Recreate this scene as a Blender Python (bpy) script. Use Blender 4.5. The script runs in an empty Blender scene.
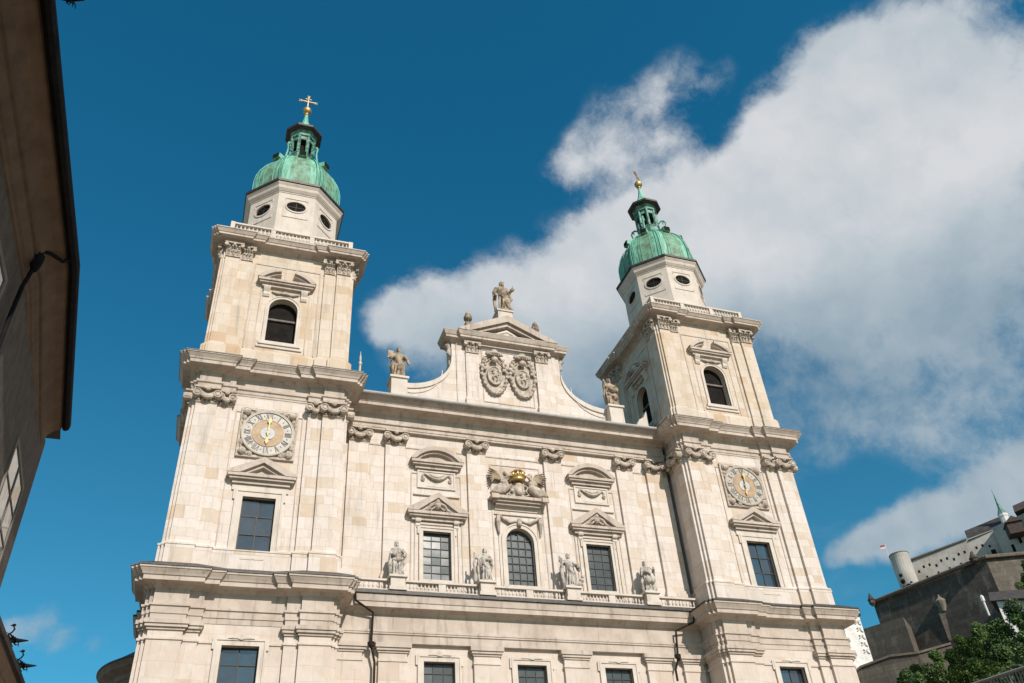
import bpy, bmesh, math, random
from mathutils import Vector, Matrix, noise
random.seed(7)
R = math.radians
sc = bpy.context.scene
COL = sc.collection
# ---------------------------------------------------------------- camera
cam_d = bpy.data.cameras.new('camera'); cam = bpy.data.objects.new('camera', cam_d); COL.objects.link(cam)
CR = Vector((0.945122, -0.320239, -0.064738)); CU = Vector((-0.145391, -0.589693, 0.794433)); CF = Vector((0.292584, 0.741424, 0.603892))
CP = Vector((-22.1006, -55.1384, 1.6))
cam.matrix_world = Matrix(((CR.x, CU.x, -CF.x, CP.x), (CR.y, CU.y, -CF.y, CP.y), (CR.z, CU.z, -CF.z, CP.z), (0, 0, 0, 1)))
cam_d.sensor_width = 36; cam_d.lens = 842.116 * 36 / 1024; cam_d.clip_start = .1; cam_d.clip_end = 6000
sc.camera = cam
sc.render.resolution_x = 1024; sc.render.resolution_y = 683
sc.view_settings.view_transform = 'Standard'; sc.view_settings.look = 'None'
sc.view_settings.gamma = 1; sc.view_settings.use_curve_mapping = False
sc.view_settings.exposure = 0.0
SUN_EL, SUN_AZ = 34, 12      # azimuth: degrees to the right (+x) of -y (the side the facade faces)
sun_dir = Vector((math.sin(R(SUN_AZ)) * math.cos(R(SUN_EL)), -math.cos(R(SUN_AZ)) * math.cos(R(SUN_EL)), math.sin(R(SUN_EL))))
sl = bpy.data.lights.new('sun', 'SUN'); sl.energy = 5.0; sl.angle = R(.5); sl.color = (1.0, .925, .85)
so = bpy.data.objects.new('sun', sl); COL.objects.link(so); so.rotation_euler = sun_dir.to_track_quat('Z', 'Y').to_euler()
# ---------------------------------------------------------------- node helpers
class NT:
    def __init__(s, tree): s.t = tree; s.n = tree.nodes; s.l = tree.links
    def new(s, typ, **kw):
        n = s.n.new(typ)
        for k, v in kw.items(): setattr(n, k, v)
        return n
    def put(s, sock, v):
        if isinstance(v, bpy.types.NodeSocket): s.l.new(v, sock)
        elif v is not None: sock.default_value = v
    def math(s, op, a, b=None, c=None, clamp=False):
        n = s.new('ShaderNodeMath', operation=op, use_clamp=clamp); s.put(n.inputs[0], a); s.put(n.inputs[1], b)
        if c is not None: s.put(n.inputs[2], c)
        return n.outputs[0]
    def vmath(s, op, a, b=None):
        n = s.new('ShaderNodeVectorMath', operation=op); s.put(n.inputs[0], a)
        if b is not None: s.put(n.inputs[1], b)
        return n.outputs['Value'] if op in ('DISTANCE', 'LENGTH', 'DOT_PRODUCT') else n.outputs[0]
    def noise(s, vec, scale, detail=4, rough=.55, dist=0):
        n = s.new('ShaderNodeTexNoise'); s.put(n.inputs['Vector'], vec); n.inputs['Scale'].default_value = scale
        n.inputs['Detail'].default_value = detail; n.inputs['Roughness'].default_value = rough; n.inputs['Distortion'].default_value = dist
        return n
    def ramp(s, fac, stops, interp='LINEAR'):
        n = s.new('ShaderNodeValToRGB'); s.put(n.inputs[0], fac); e = n.color_ramp.elements; n.color_ramp.interpolation = interp
        while len(e) < len(stops): e.new(.5)
        for i, (p, c) in enumerate(stops): e[i].position = p; e[i].color = (*c, 1) if len(c) == 3 else c
        return n.outputs[0]
    def mapr(s, v, a, b, c=0, d=1, smooth=True):
        n = s.new('ShaderNodeMapRange', interpolation_type='SMOOTHSTEP' if smooth else 'LINEAR')
        s.put(n.inputs[0], v)
        for i, q in zip((1, 2, 3, 4), (a, b, c, d)): n.inputs[i].default_value = q
        return n.outputs[0]
    def mix(s, fac, a, b, mode='MIX'):
        n = s.new('ShaderNodeMix', data_type='RGBA', blend_type=mode); s.put(n.inputs[0], fac)
        s.put(n.inputs[6], (*a, 1) if isinstance(a, tuple) and len(a) == 3 else a)
        s.put(n.inputs[7], (*b, 1) if isinstance(b, tuple) and len(b) == 3 else b)
        return n.outputs[2]
    def xyz(s, v):
        n = s.new('ShaderNodeSeparateXYZ'); s.put(n.inputs[0], v); return n.outputs
    def comb(s, x, y, z):
        n = s.new('ShaderNodeCombineXYZ'); s.put(n.inputs[0], x); s.put(n.inputs[1], y); s.put(n.inputs[2], z); return n.outputs[0]
# ---------------------------------------------------------------- sky
W = bpy.data.worlds.new('World'); sc.world = W; W.use_nodes = True
w = NT(W.node_tree); w.n.clear()
sky = w.new('ShaderNodeTexSky', sky_type='NISHITA', sun_disc=False)
sky.sun_elevation = R(SUN_EL); sky.sun_rotation = math.atan2(sun_dir.x, sun_dir.y); sky.air_density = 1.0; sky.dust_density = .7; sky.ozone_density = 1.4; sky.altitude = 430
d0 = w.new('ShaderNodeTexCoord').outputs['Generated']
# clouds: banks of cloud given by direction (unit vectors) and angular size, frayed by noise
BANKS = [(0.6287,0.6983,0.3422,0.0181,0.60), (0.6516,0.6763,0.3436,0.0235,0.80), (0.6805,0.6454,0.3470,0.0284,0.70), (0.6770,0.6603,0.3253,0.0171,0.40), (0.1840,0.7791,0.5993,0.0400,0.50), (0.2491,0.7726,0.5840,0.0592,0.60), (0.3269,0.7431,0.5838,0.0650,0.70), (0.3870,0.7192,0.5771,0.0703,0.80), (0.4462,0.6992,0.5586,0.0692,0.80), (0.1409,0.7650,0.6284,0.0304,1.00), (0.1823,0.7479,0.6383,0.0448,1.00), (0.2383,0.7288,0.6420,0.0545,1.00), (0.3061,0.7082,0.6362,0.0663,1.00), (0.3694,0.6731,0.6407,0.0821,1.00), (0.4310,0.6394,0.6367,0.0978,1.00), (0.4953,0.5865,0.6409,0.0983,1.00), (0.3996,0.6112,0.6832,0.0462,1.00), (0.4571,0.5718,0.6812,0.0565,1.00), (0.5163,0.5152,0.6841,0.0696,1.00), (0.5362,0.4529,0.7123,0.0609,1.00), (0.5677,0.4039,0.7174,0.0777,1.00), (0.5406,0.3756,0.7528,0.0440,1.00), (0.5905,0.3448,0.7297,0.0674,1.00), (0.6550,0.3276,0.6810,0.0828,1.00), (0.6219,0.4691,0.6270,0.1309,0.80), (0.6934,0.4214,0.5844,0.1220,0.85), (0.5790,0.5835,0.5695,0.1071,0.55), (0.6610,0.5384,0.5227,0.0857,0.38), (0.7253,0.4739,0.4994,0.0751,0.45), (0.3488,0.5608,0.7509,0.0410,0.66), (0.3234,0.5867,0.7424,0.0276,0.50), (0.3825,0.5371,0.7518,0.0338,0.50), (0.4303,0.5176,0.7395,0.0311,0.38), (0.3979,0.5670,0.7212,0.0296,0.36), (0.4065,0.4726,0.7819,0.0370,0.50), (0.3833,0.4945,0.7801,0.0264,0.42), (0.4402,0.4630,0.7693,0.0237,0.36), (0.3475,0.5194,0.7807,0.0268,0.25), (0.4501,0.4391,0.7775,0.0212,0.25), (0.6403,0.6869,0.3439,0.0173,0.70), (0.6663,0.6606,0.3458,0.0249,0.80), (0.6975,0.6255,0.3496,0.0311,1.00), (0.7292,0.5867,0.3521,0.0376,1.00), (0.7577,0.5462,0.3571,0.0454,1.00), (0.7832,0.5062,0.3611,0.0524,1.00), (-0.1844,0.9372,0.2962,0.0196,0.50), (-0.1586,0.9417,0.2967,0.0200,0.55), (-0.1340,0.9466,0.2934,0.0166,0.50), (-0.1080,0.9507,0.2907,0.0131,0.40), (-0.1575,0.9369,0.3120,0.0147,0.30), (0.6108,0.6414,0.4642,0.0425,0.35), (0.6707,0.5843,0.4570,0.0505,0.42), (0.7269,0.5329,0.4331,0.0569,0.45), (0.6382,0.5935,0.4904,0.0572,0.25), (0.5561,0.6586,0.5069,0.0496,0.20), (0.7015,0.5825,0.4106,0.0392,0.28), (-0.03,-0.87,0.48,0.30,0.9), (-0.30,-0.80,0.52,0.16,0.8), (0.2,-0.8,0.56,0.14,0.6)]  # last three lie behind the camera, added for window reflections
wob = w.noise(d0, 4.5, 5, .6).outputs['Color']
wv = w.new('ShaderNodeVectorMath', operation='SUBTRACT'); w.put(wv.inputs[0], wob); wv.inputs[1].default_value = (.5, .5, .5)
ws = w.new('ShaderNodeVectorMath', operation='SCALE'); w.put(ws.inputs[0], wv.outputs[0]); ws.inputs['Scale'].default_value = .06
dd = w.vmath('ADD', d0, ws.outputs[0])
acc = None
for x, y, z, r, wt in BANKS:
    dist = w.vmath('DISTANCE', dd, (x, y, z))
    v = w.mapr(dist, r * 1.45, r * .2, 0, wt)
    acc = v if acc is None else w.math('ADD', acc, v)
# unseen clouds behind the square, added to whiten fill and show in window reflections
back = w.mapr(w.xyz(d0)[1], .1, -.3, 0, 1)
bn = w.noise(d0, 2.2, 5, .6).outputs['Fac']
acc = w.math('ADD', acc, w.math('MULTIPLY', back, w.mapr(bn, .42, .6, 0, 1.3)))
fine = w.noise(dd, 8, 10, .66).outputs['Fac']
dens = w.math('ADD', w.math('MINIMUM', acc, 1.6), w.math('MULTIPLY', w.math('MULTIPLY', w.math('SUBTRACT', fine, .5), 2.9), w.math('MINIMUM', w.math('MULTIPLY', acc, 4), 1)))
mask = w.mapr(dens, .02, 1.05, 0, 1)
wisp = w.math('MULTIPLY', w.mapr(w.noise(w.vmath('MULTIPLY', dd, (1, 1, 2.5)), 5, 6, .6).outputs['Fac'], .56, .8, 0, .35), w.mapr(w.vmath('DISTANCE', d0, (.70, .55, .45)), .35, .12, 0, 1))
mask = w.math('MAXIMUM', mask, wisp)
soft = w.noise(w.vmath('ADD', d0, (3, 1, 2)), 3.2, 4, .5).outputs['Fac']
zb_ = w.xyz(w.ramp(w.xyz(d0)[2], [(.30, (.5,) * 3), (.42, (.5,) * 3), (.52, (.2,) * 3), (.58, (.42,) * 3), (.635, (.85,) * 3), (.8, (.92,) * 3)]))[0]
shade = w.math('ADD', zb_, w.math('MULTIPLY', w.math('SUBTRACT', soft, .5), 1.1))
shade = w.math('ADD', shade, w.math('MULTIPLY', w.math('SUBTRACT', w.noise(dd, 9, 6, .6).outputs['Fac'], .5), .8))
ccol = w.ramp(w.mapr(shade, 0, 1, 0, 1, False), [(0, (2.2, 3.2, 4.1)), (.3, (3.2, 4.2, 5.0)), (.65, (5.2, 5.9, 6.4)), (1, (7.6, 7.7, 7.9))])
tint = w.mix(w.mapr(w.xyz(d0)[2], .3, .8), (.30, 1.08, 1.16), (.13, 1.10, 1.30))
skyc = w.mix(1.0, sky.outputs[0], tint, 'MULTIPLY')
final = w.mix(w.math('MULTIPLY', mask, .93), skyc, ccol)
bg = w.new('ShaderNodeBackground'); w.put(bg.inputs[0], final); bg.inputs[1].default_value = .095
wo = w.new('ShaderNodeOutputWorld'); w.l.new(bg.outputs[0], wo.inputs[0])
# ---------------------------------------------------------------- materials
def base_mat(name, rough=.85, metal=0):
    m = bpy.data.materials.new(name); m.use_nodes = True
    t = NT(m.node_tree); b = t.n['Principled BSDF']; b.inputs['Roughness'].default_value = rough; b.inputs['Metallic'].default_value = metal
    return m, t, b
def bump(t, b, h, strength, dist):
    n = t.new('ShaderNodeBump'); n.inputs['Strength'].default_value = strength; n.inputs['Distance'].default_value = dist
    t.put(n.inputs['Height'], h); t.put(b.inputs['Normal'], n.outputs[0])
def noisy(name, a, b_, scale=2., rough=.85, metal=0, c=None, streak=0., streak_col=(.12, .1, .08), bmp=.3, bd=.03, amt=(.35, .65)):
    m, t, b = base_mat(name, rough, metal)
    p = t.new('ShaderNodeNewGeometry').outputs['Position']
    f = t.noise(p, scale, 6, .6).outputs['Fac']
    col = t.ramp(f, [(amt[0], a), (amt[1], b_)] if c is None else [(amt[0], a), ((amt[0] + amt[1]) / 2, b_), (amt[1], c)])
    if streak:
        q = t.vmath('MULTIPLY', p, (3, 3, .35)); g = t.noise(q, .8, 5, .65).outputs['Fac']
        col = t.mix(t.math('MULTIPLY', t.mapr(g, .5, .75), streak), col, streak_col)
    t.put(b.inputs['Base Color'], col)
    if bmp: bump(t, b, t.noise(p, scale * 6, 4).outputs['Fac'], bmp, bd)
    return m
def ashlar(name, pal, bw=1.25, bh=.72, mortar=.012, stain=.35, joint=(.34, .28, .205), bm=.35, seed=0.):
    m, t, b = base_mat(name, .85)
    p = t.new('ShaderNodeNewGeometry').outputs['Position']; x, y, z = t.xyz(p)
    u = t.math('ADD', x, y)
    zz = t.math('ADD', z, t.math('MULTIPLY', t.math('SINE', t.math('MULTIPLY', z, 1.9)), .16))
    nz = t.noise(p, .45, 2).outputs['Fac']
    row = t.math('FLOOR', t.math('DIVIDE', zz, bh))
    uu = t.math('ADD', t.math('ADD', u, seed), t.math('MULTIPLY', t.math('SINE', t.math('MULTIPLY', row, 7.3)), .6))
    br = t.new('ShaderNodeTexBrick'); t.put(br.inputs['Vector'], t.comb(uu, zz, 0))
    br.inputs['Scale'].default_value = 1; br.inputs['Brick Width'].default_value = bw; br.inputs['Row Height'].default_value = bh
    br.inputs['Mortar Size'].default_value = mortar; br.inputs['Mortar Smooth'].default_value = .4
    br.inputs['Color1'].default_value = (0, 0, 0, 1); br.inputs['Color2'].default_value = (1, 1, 1, 1); br.inputs['Mortar'].default_value = (.5, .5, .5, 1)
    br.squash = .62; br.squash_frequency = 3; br.offset = .43
    rnd = t.xyz(br.outputs['Color'])[0]
    col = t.ramp(t.math('ADD', t.math('MULTIPLY', rnd, .8), t.math('MULTIPLY', nz, .25)), pal)
    # mottling inside each block and weather stains running down
    mot = t.noise(p, 2.3, 7, .65).outputs['Fac']
    col = t.mix(t.mapr(mot, .45, .75, 0, .36 if seed >= 0 else .1), col, (.47, .34, .20))
    mot2 = t.noise(t.vmath('ADD', p, (9, 4, 2)), 1.1, 5, .6).outputs['Fac']
    col = t.mix(t.mapr(mot2, .5, .72, 0, .35 if seed >= 0 else .03), col, (.64, .61, .55))
    st = t.noise(t.vmath('MULTIPLY', p, (2.2, 2.2, .22)), 1, 6, .65).outputs['Fac']
    col = t.mix(t.mapr(st, .52, .78, 0, stain), col, (.21, .185, .155))
    big = t.noise(t.vmath('ADD', t.vmath('MULTIPLY', p, (1, 1, .5)), (21, 3, 8)), .28, 5, .7).outputs['Fac']
    col = t.mix(t.mapr(big, .5, .75, 0, .38), col, (.33, .30, .255))
    dr = t.noise(t.vmath('MULTIPLY', t.vmath('ADD', p, (4, 7, 1)), (6, 6, .16)), 1, 4, .6).outputs['Fac']
    col = t.mix(t.mapr(dr, .6, .75, 0, stain * .8), col, (.16, .14, .115))
    col = t.mix(t.math('MULTIPLY', br.outputs['Fac'], .75), col, joint)
    t.put(b.inputs['Base Color'], col)
    h = t.math('ADD', t.math('MULTIPLY', br.outputs['Fac'], -1), t.math('MULTIPLY', t.noise(p, 9, 4).outputs['Fac'], .3))
    bump(t, b, h, bm, .03)
    return m
M = {}
M['ashlar'] = ashlar('pale ashlar', [(0, (0.503, 0.407, 0.330)), (.12, (0.568, 0.486, 0.421)), (.45, (0.627, 0.554, 0.506)), (.72, (0.568, 0.491, 0.427)), (.88, (0.536, 0.433, 0.341)), (1, (0.493, 0.356, 0.239))], 1.35, .78, .012, .5)
M['ashlar_warm'] = ashlar('warm ashlar', [(0, (0.449, 0.336, 0.232)), (.2, (0.541, 0.445, 0.348)), (.5, (0.581, 0.493, 0.412)), (.8, (0.520, 0.414, 0.306)), (1, (0.459, 0.295, 0.170))], 1.3, .95, .012, .5, seed=5)
M['ashlar_low'] = ashlar('pinkish ashlar', [(0, (0.492, 0.414, 0.347)), (.3, (0.579, 0.498, 0.432)), (.8, (0.536, 0.450, 0.386)), (1, (0.492, 0.380, 0.292))], 1.6, .9, .008, .35, bm=.2)
M['trim'] = noisy('trim stone', (0.400, 0.327, 0.269), (0.510, 0.436, 0.368), .8, streak=.65, streak_col=(0.160, 0.120, 0.095), bmp=.2)
M['trim_light'] = noisy('light trim stone', (0.510, 0.444, 0.377), (0.593, 0.526, 0.456), .9, streak=.4, streak_col=(0.228, 0.186, 0.148), bmp=.2)
M['capital'] = noisy('carved brown stone', (0.315, 0.251, 0.197), (0.546, 0.470, 0.388), 2.2, streak=.45, bmp=.6, bd=.05)
M['statue_white'] = noisy('white statue marble', (0.237, 0.206, 0.174), (0.482, 0.437, 0.387), 2.2, streak=.75, streak_col=(0.140, 0.118, 0.100), bmp=.4, amt=(.38, .55))
M['statue_brown'] = noisy('weathered statue stone', (.13, .10, .075), (.42, .32, .22), 1.6, streak=.6, streak_col=(.08, .065, .05), bmp=.5, amt=(.38, .6))
M['relief'] = noisy('relief stone', (0.295, 0.237, 0.189), (0.525, 0.452, 0.372), 3, streak=.4, bmp=.5)
M['lead'] = noisy('dark lead flashing', (.028, .024, .022), (.06, .05, .045), 3, .5, .3)
M['flash_brown'] = noisy('brown weathered flashing', (.12, .10, .085), (.2, .17, .145), 3, .6)
M['gutter'] = noisy('zinc gutter', (.27, .26, .245), (.36, .35, .33), 1, .6, 0)
M['pipe'] = noisy('dark copper pipe', (.02, .014, .011), (.04, .028, .022), 4, .8, 0)
M['void'] = noisy('painted opening shade', (.006, .005, .0045), (.016, .013, .011), 2, .8)  # near-black colour stands in for the shade inside openings
M['beam'] = noisy('belfry beam', (.10, .08, .07), (.2, .17, .15), 2, .8)
M['bell'] = noisy('bell bronze', (.08, .07, .05), (.13, .11, .07), 2, .4, .9)
M['gold'] = noisy('gilding', (.42, .27, .10), (.62, .42, .18), 3, .5, .85, bmp=.1)
for k_ in ('pipe', 'void'): M[k_].node_tree.nodes['Principled BSDF'].inputs['Specular IOR Level'].default_value = .1
M['gold_dull'] = noisy('worn gilding', (.34, .25, .12), (.50, .38, .20), 3, .55, .4, bmp=.1)
M['dial_white'] = noisy('white dial enamel', (.34, .30, .25), (.44, .40, .335), 3, .5, bmp=.1)
M['dial_ochre'] = noisy('ochre dial disc', (.30, .20, .11), (.43, .30, .18), 2.2, .6, bmp=.1)
M['dial_ink'] = noisy('grey dial numerals', (.13, .12, .12), (.21, .2, .2), 2, .6, bmp=.1)
M['dial_blue'] = noisy('pale dial centre', (.36, .40, .42), (.5, .5, .5), 2, .6, bmp=.1)
M['iron'] = noisy('black iron', (.006, .007, .008), (.014, .014, .015), 3, .85, 0)
M['iron'].node_tree.nodes['Principled BSDF'].inputs['Specular IOR Level'].default_value = .08
def copper_mat():
    m, t, b = base_mat('green copper', .62, 0)
    p = t.new('ShaderNodeNewGeometry').outputs['Position']
    f = t.noise(t.vmath('MULTIPLY', p, (2.4, 2.4, .38)), 1.3, 6, .65).outputs['Fac']
    col = t.ramp(f, [(.3, (.05, .15, .10)), (.42, (.10, .31, .215)), (.54, (.17, .43, .31)), (.7, (.28, .55, .42))])
    g = t.noise(t.vmath('MULTIPLY', t.vmath('ADD', p, (5, 2, 0)), (1.6, 1.6, .25)), 1.0, 5, .6).outputs['Fac']
    col = t.mix(t.mapr(g, .58, .72, 0, .6), col, (.15, .16, .09))
    t.put(b.inputs['Base Color'], col); bump(t, b, t.noise(p, 5, 3).outputs['Fac'], .3, .05); return m
M['copper'] = copper_mat()
M['copper_old'] = noisy('brown green copper sheet', (.11, .13, .075), (.13, .27, .17), 1.4, .65, c=(.18, .38, .28), bmp=.3, amt=(.36, .66))
M['copper_dark'] = noisy('dark green copper', (.03, .09, .065), (.10, .25, .19), 2, .6, c=(.20, .42, .33), bmp=.3, amt=(.4, .7))
def glass_mat(name, col, rough=.12, sc_=1.0):
    m, t, b = base_mat(name, rough)
    p = t.new('ShaderNodeNewGeometry').outputs['Position']
    f = t.noise(p, 1.2, 3).outputs['Fac']
    t.put(b.inputs['Base Color'], t.ramp(f, [(.3, tuple(c * .6 for c in col)), (.7, col)]))
    b.inputs['Specular IOR Level'].default_value = .8; b.inputs['IOR'].default_value = 2.0 if rough < .1 else 1.4
    bump(t, b, t.noise(p, 1.3 * sc_, 1).outputs['Fac'], .12, .05); return m
M['glass'] = glass_mat('leaded glass', (.06, .075, .075), .25)
M['glass_clear'] = glass_mat('old window glass', (.035, .045, .06), .03)
M['glass_blue'] = glass_mat('glass reflecting the sky', (.10, .13, .16), .05)
M['bars'] = noisy('window bars', (.02, .018, .016), (.04, .035, .03), 3, .6)
M['plaster_grey'] = noisy('grey brown rendered wall', (.070, .052, .040), (.118, .090, .070), 2.2, .95, streak=.4, streak_col=(.045, .037, .032), bmp=.8, bd=.03)  # shade on wall and eaves is put into these dark colours
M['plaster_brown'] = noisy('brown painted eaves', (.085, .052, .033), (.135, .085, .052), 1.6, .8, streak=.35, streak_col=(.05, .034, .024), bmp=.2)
M['frame_pale'] = noisy('pale window surround', (.14, .12, .105), (.2, .17, .145), 2, .85)
M['arcade_wall'] = noisy('buff plaster', (.17, .11, .075), (.24, .16, .11), 1.0, .9)
M['roof_dark'] = noisy('dark roof sheet', (.022, .018, .018), (.05, .042, .04), 1.5, .6)
M['roof_slate'] = noisy('dark shingle roof', (.03, .024, .022), (.065, .055, .05), .5, .8)
M['apse_stone'] = noisy('buff apse render', (.36, .28, .2), (.45, .36, .27), 1, .9)
M['apse_dark'] = noisy('dark apse cornice', (.10, .075, .055), (.17, .13, .10), 1, .8)
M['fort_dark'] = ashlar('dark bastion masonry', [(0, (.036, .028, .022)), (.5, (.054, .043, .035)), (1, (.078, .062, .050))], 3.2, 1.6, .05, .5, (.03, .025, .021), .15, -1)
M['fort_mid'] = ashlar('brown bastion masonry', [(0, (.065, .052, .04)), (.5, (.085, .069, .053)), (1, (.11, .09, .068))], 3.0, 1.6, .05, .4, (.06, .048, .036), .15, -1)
M['fort_white'] = noisy('pale weathered fortress wall', (.34, .315, .28), (.52, .49, .44), .12, .9, streak=.5, streak_col=(.13, .11, .09), bd=.2)
M['fort_mid_light'] = noisy('stained light masonry', (.12, .10, .08), (.27, .235, .19), .5, .9, streak=.5, streak_col=(.07, .06, .05), bd=.2)
M['white_wall'] = noisy('white wash', (.62, .6, .57), (.72, .7, .67), .5, .9, streak=.15, bd=.05)
M['white_sculpt'] = noisy('bright white stucco', (.60, .56, .52), (.78, .75, .71), .8, .9, bmp=.8, bd=.2)
M['terracotta'] = noisy('brown tile', (.04, .028, .022), (.075, .05, .038), 1, .85)
M['wood_rail'] = noisy('grey wooden rail', (.16, .13, .11), (.24, .2, .17), 2, .85)
M['paving'] = ashlar('square paving', [(0, (.15, .135, .12)), (1, (.21, .19, .165))], 1.2, .8, .02, .2)
M['flag_red'] = noisy('red cloth', (.35, .05, .04), (.45, .08, .06), 1); M['flag_white'] = noisy('white cloth', (.6, .6, .6), (.7, .7, .7), 1)
M['grass'] = noisy('rocky green slope', (.035, .05, .02), (.09, .085, .05), .15, .95, bd=.3)
M['bark'] = noisy('bark', (.05, .04, .03), (.09, .07, .05), 3, .9)
def leaf_mat(name, a, b_, c_):
    m, t, b = base_mat(name, .6)
    g = t.new('ShaderNodeNewGeometry'); f = t.math('ADD', t.math('MULTIPLY', g.outputs['Random Per Island'], .6), t.math('MULTIPLY', t.noise(g.outputs['Position'], .35, 3).outputs['Fac'], .55))
    t.put(b.inputs['Base Color'], t.ramp(f, [(.2, a), (.5, b_), (.9, c_)])); b.inputs['Specular IOR Level'].default_value = .3
    return m
M['leaf_dark'] = leaf_mat('dark leaves', (.018, .038, .009), (.042, .08, .018), (.09, .14, .034))
M['leaf_mid'] = leaf_mat('green leaves', (.03, .06, .012), (.065, .115, .024), (.13, .19, .045))
M['leaf_light'] = leaf_mat('yellow green leaves', (.03, .05, .012), (.06, .09, .022), (.11, .14, .04))
# ---------------------------------------------------------------- mesh builder
class MB:
    def __init__(s): s.v = []; s.f = []; s.mi = []; s.M = Matrix.Identity(4); s.cur = 0; s.sm = []; s.smooth = False
    def add(s, vs, fs):
        o = len(s.v); s.v += [s.M @ Vector(v) for v in vs]
        flip = s.M.determinant() < 0
        for f in fs:
            g = [i + o for i in f]; s.f.append(g[::-1] if flip else g); s.mi.append(s.cur); s.sm.append(s.smooth)
        return s
    def box(s, x0, x1, y0, y1, z0, z1):
        return s.add([(x0,y0,z0),(x1,y0,z0),(x1,y1,z0),(x0,y1,z0),(x0,y0,z1),(x1,y0,z1),(x1,y1,z1),(x0,y1,z1)],
                     [(0,3,2,1),(4,5,6,7),(0,1,5,4),(1,2,6,5),(2,3,7,6),(3,0,4,7)])
    def bev(s, x0, x1, y0, y1, z0, z1, c=.03):   # box whose front face (y0) is chamfered
        return s.add([(x0,y1,z0),(x1,y1,z0),(x1,y1,z1),(x0,y1,z1),(x0,y0+c,z0),(x1,y0+c,z0),(x1,y0+c,z1),(x0,y0+c,z1),(x0+c,y0,z0+c),(x1-c,y0,z0+c),(x1-c,y0,z1-c),(x0+c,y0,z1-c)],
                     [(0,3,2,1),(0,1,5,4),(1,2,6,5),(2,3,7,6),(3,0,4,7),(4,5,9,8),(5,6,10,9),(6,7,11,10),(7,4,8,11),(8,9,10,11)])
    def prism(s, pts, y0, y1):                    # pts (x,z) counter-clockwise seen from -y
        n = len(pts); vs = [(x, y0, z) for x, z in pts] + [(x, y1, z) for x, z in pts]
        fs = [tuple(range(n)), tuple(range(2 * n - 1, n - 1, -1))] + [(i, i + n, (i + 1) % n + n, (i + 1) % n) for i in range(n)]
        return s.add(vs, fs)
    def loft(s, rings, caps=True, closed=True):
        n = len(rings[0]); vs = [p for r in rings for p in r]; fs = []
        for k in range(len(rings) - 1):
            for i in range(n if closed else n - 1):
                j = (i + 1) % n; fs.append((k * n + i, k * n + j, (k + 1) * n + j, (k + 1) * n + i))
        if caps and closed: fs.append(tuple(range(n - 1, -1, -1))); fs.append(tuple((len(rings) - 1) * n + i for i in range(n)))
        return s.add(vs, fs)
    def lathe(s, prof, c=(0, 0, 0), n=12, ph=0., caps=True, sx=1, sy=1):   # prof (r,z)
        return s.loft([[(c[0] + sx * r * math.cos(2*math.pi*i/n + ph), c[1] + sy * r * math.sin(2*math.pi*i/n + ph), c[2] + z) for i in range(n)] for r, z in prof], caps)
    def ell(s, c, r, n=10, m=7):
        return s.lathe([(max(.02, math.sin(math.pi*k/m)), -math.cos(math.pi*k/m)) for k in range(m + 1)], n=n) if False else s.loft(
            [[(c[0] + r[0]*max(.03, math.sin(math.pi*k/m))*math.cos(2*math.pi*i/n), c[1] + r[1]*max(.03, math.sin(math.pi*k/m))*math.sin(2*math.pi*i/n), c[2] - r[2]*math.cos(math.pi*k/m)) for i in range(n)] for k in range(m + 1)])
    def tube(s, pts, rad, n=8, closed_path=False):
        pts = [Vector(p) for p in pts]; rad = rad if isinstance(rad, (list, tuple)) else [rad] * len(pts)
        rings = []; prev = None
        for k, p in enumerate(pts):
            if closed_path: d = pts[(k + 1) % len(pts)] - pts[k - 1]
            else: d = pts[min(k + 1, len(pts) - 1)] - pts[max(k - 1, 0)]
            d.normalize()
            if prev is None: a = d.orthogonal().normalized()
            else: a = (prev - d * prev.dot(d)).normalized()
            prev = a; b = d.cross(a)
            rings.append([tuple(p + (a*math.cos(2*math.pi*i/n) + b*math.sin(2*math.pi*i/n)) * rad[k]) for i in range(n)])
        if closed_path: rings.append(rings[0])
        return s.loft(rings, not closed_path)
    def sweep(s, path, prof, closed=True, caps=True):   # path (x,y) counter-clockwise (outside on the right), prof (off,z) bottom to top
        n = len(path); P = [Vector(p) for p in path]; mit = []
        for i in range(n):
            e1 = P[i] - P[i-1]; e2 = P[(i+1) % n] - P[i]
            if not closed and i == 0: e1 = e2
            if not closed and i == n - 1: e2 = e1
            n1 = Vector((e1.y, -e1.x)).normalized(); n2 = Vector((e2.y, -e2.x)).normalized()
            mit.append((n1 + n2) / (1 + n1.dot(n2)))
        rings = [[(P[i].x + mit[i].x*o, P[i].y + mit[i].y*o, z) for i in range(n)] for o, z in prof]
        s.loft(rings, caps and closed, closed)
        if not closed and caps:   # end caps
            for e in (0, n - 1):
                q = [r[e] for r in rings] + [(P[e].x, P[e].y, prof[-1][1]), (P[e].x, P[e].y, prof[0][1])]
                s.add(q, [tuple(range(len(q))) if e == 0 else tuple(range(len(q) - 1, -1, -1))])
        return s
    def arch(s, cx, w_, z0, z1, y0, y1, n=14):   # round-headed solid
        r = w_; zs = z1 - r
        pts = [(cx - w_, z0), (cx + w_, z0)] + [(cx + r*math.cos(math.pi*k/n), zs + r*math.sin(math.pi*k/n)) for k in range(n + 1)]
        return s.prism(pts, y0, y1)
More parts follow.
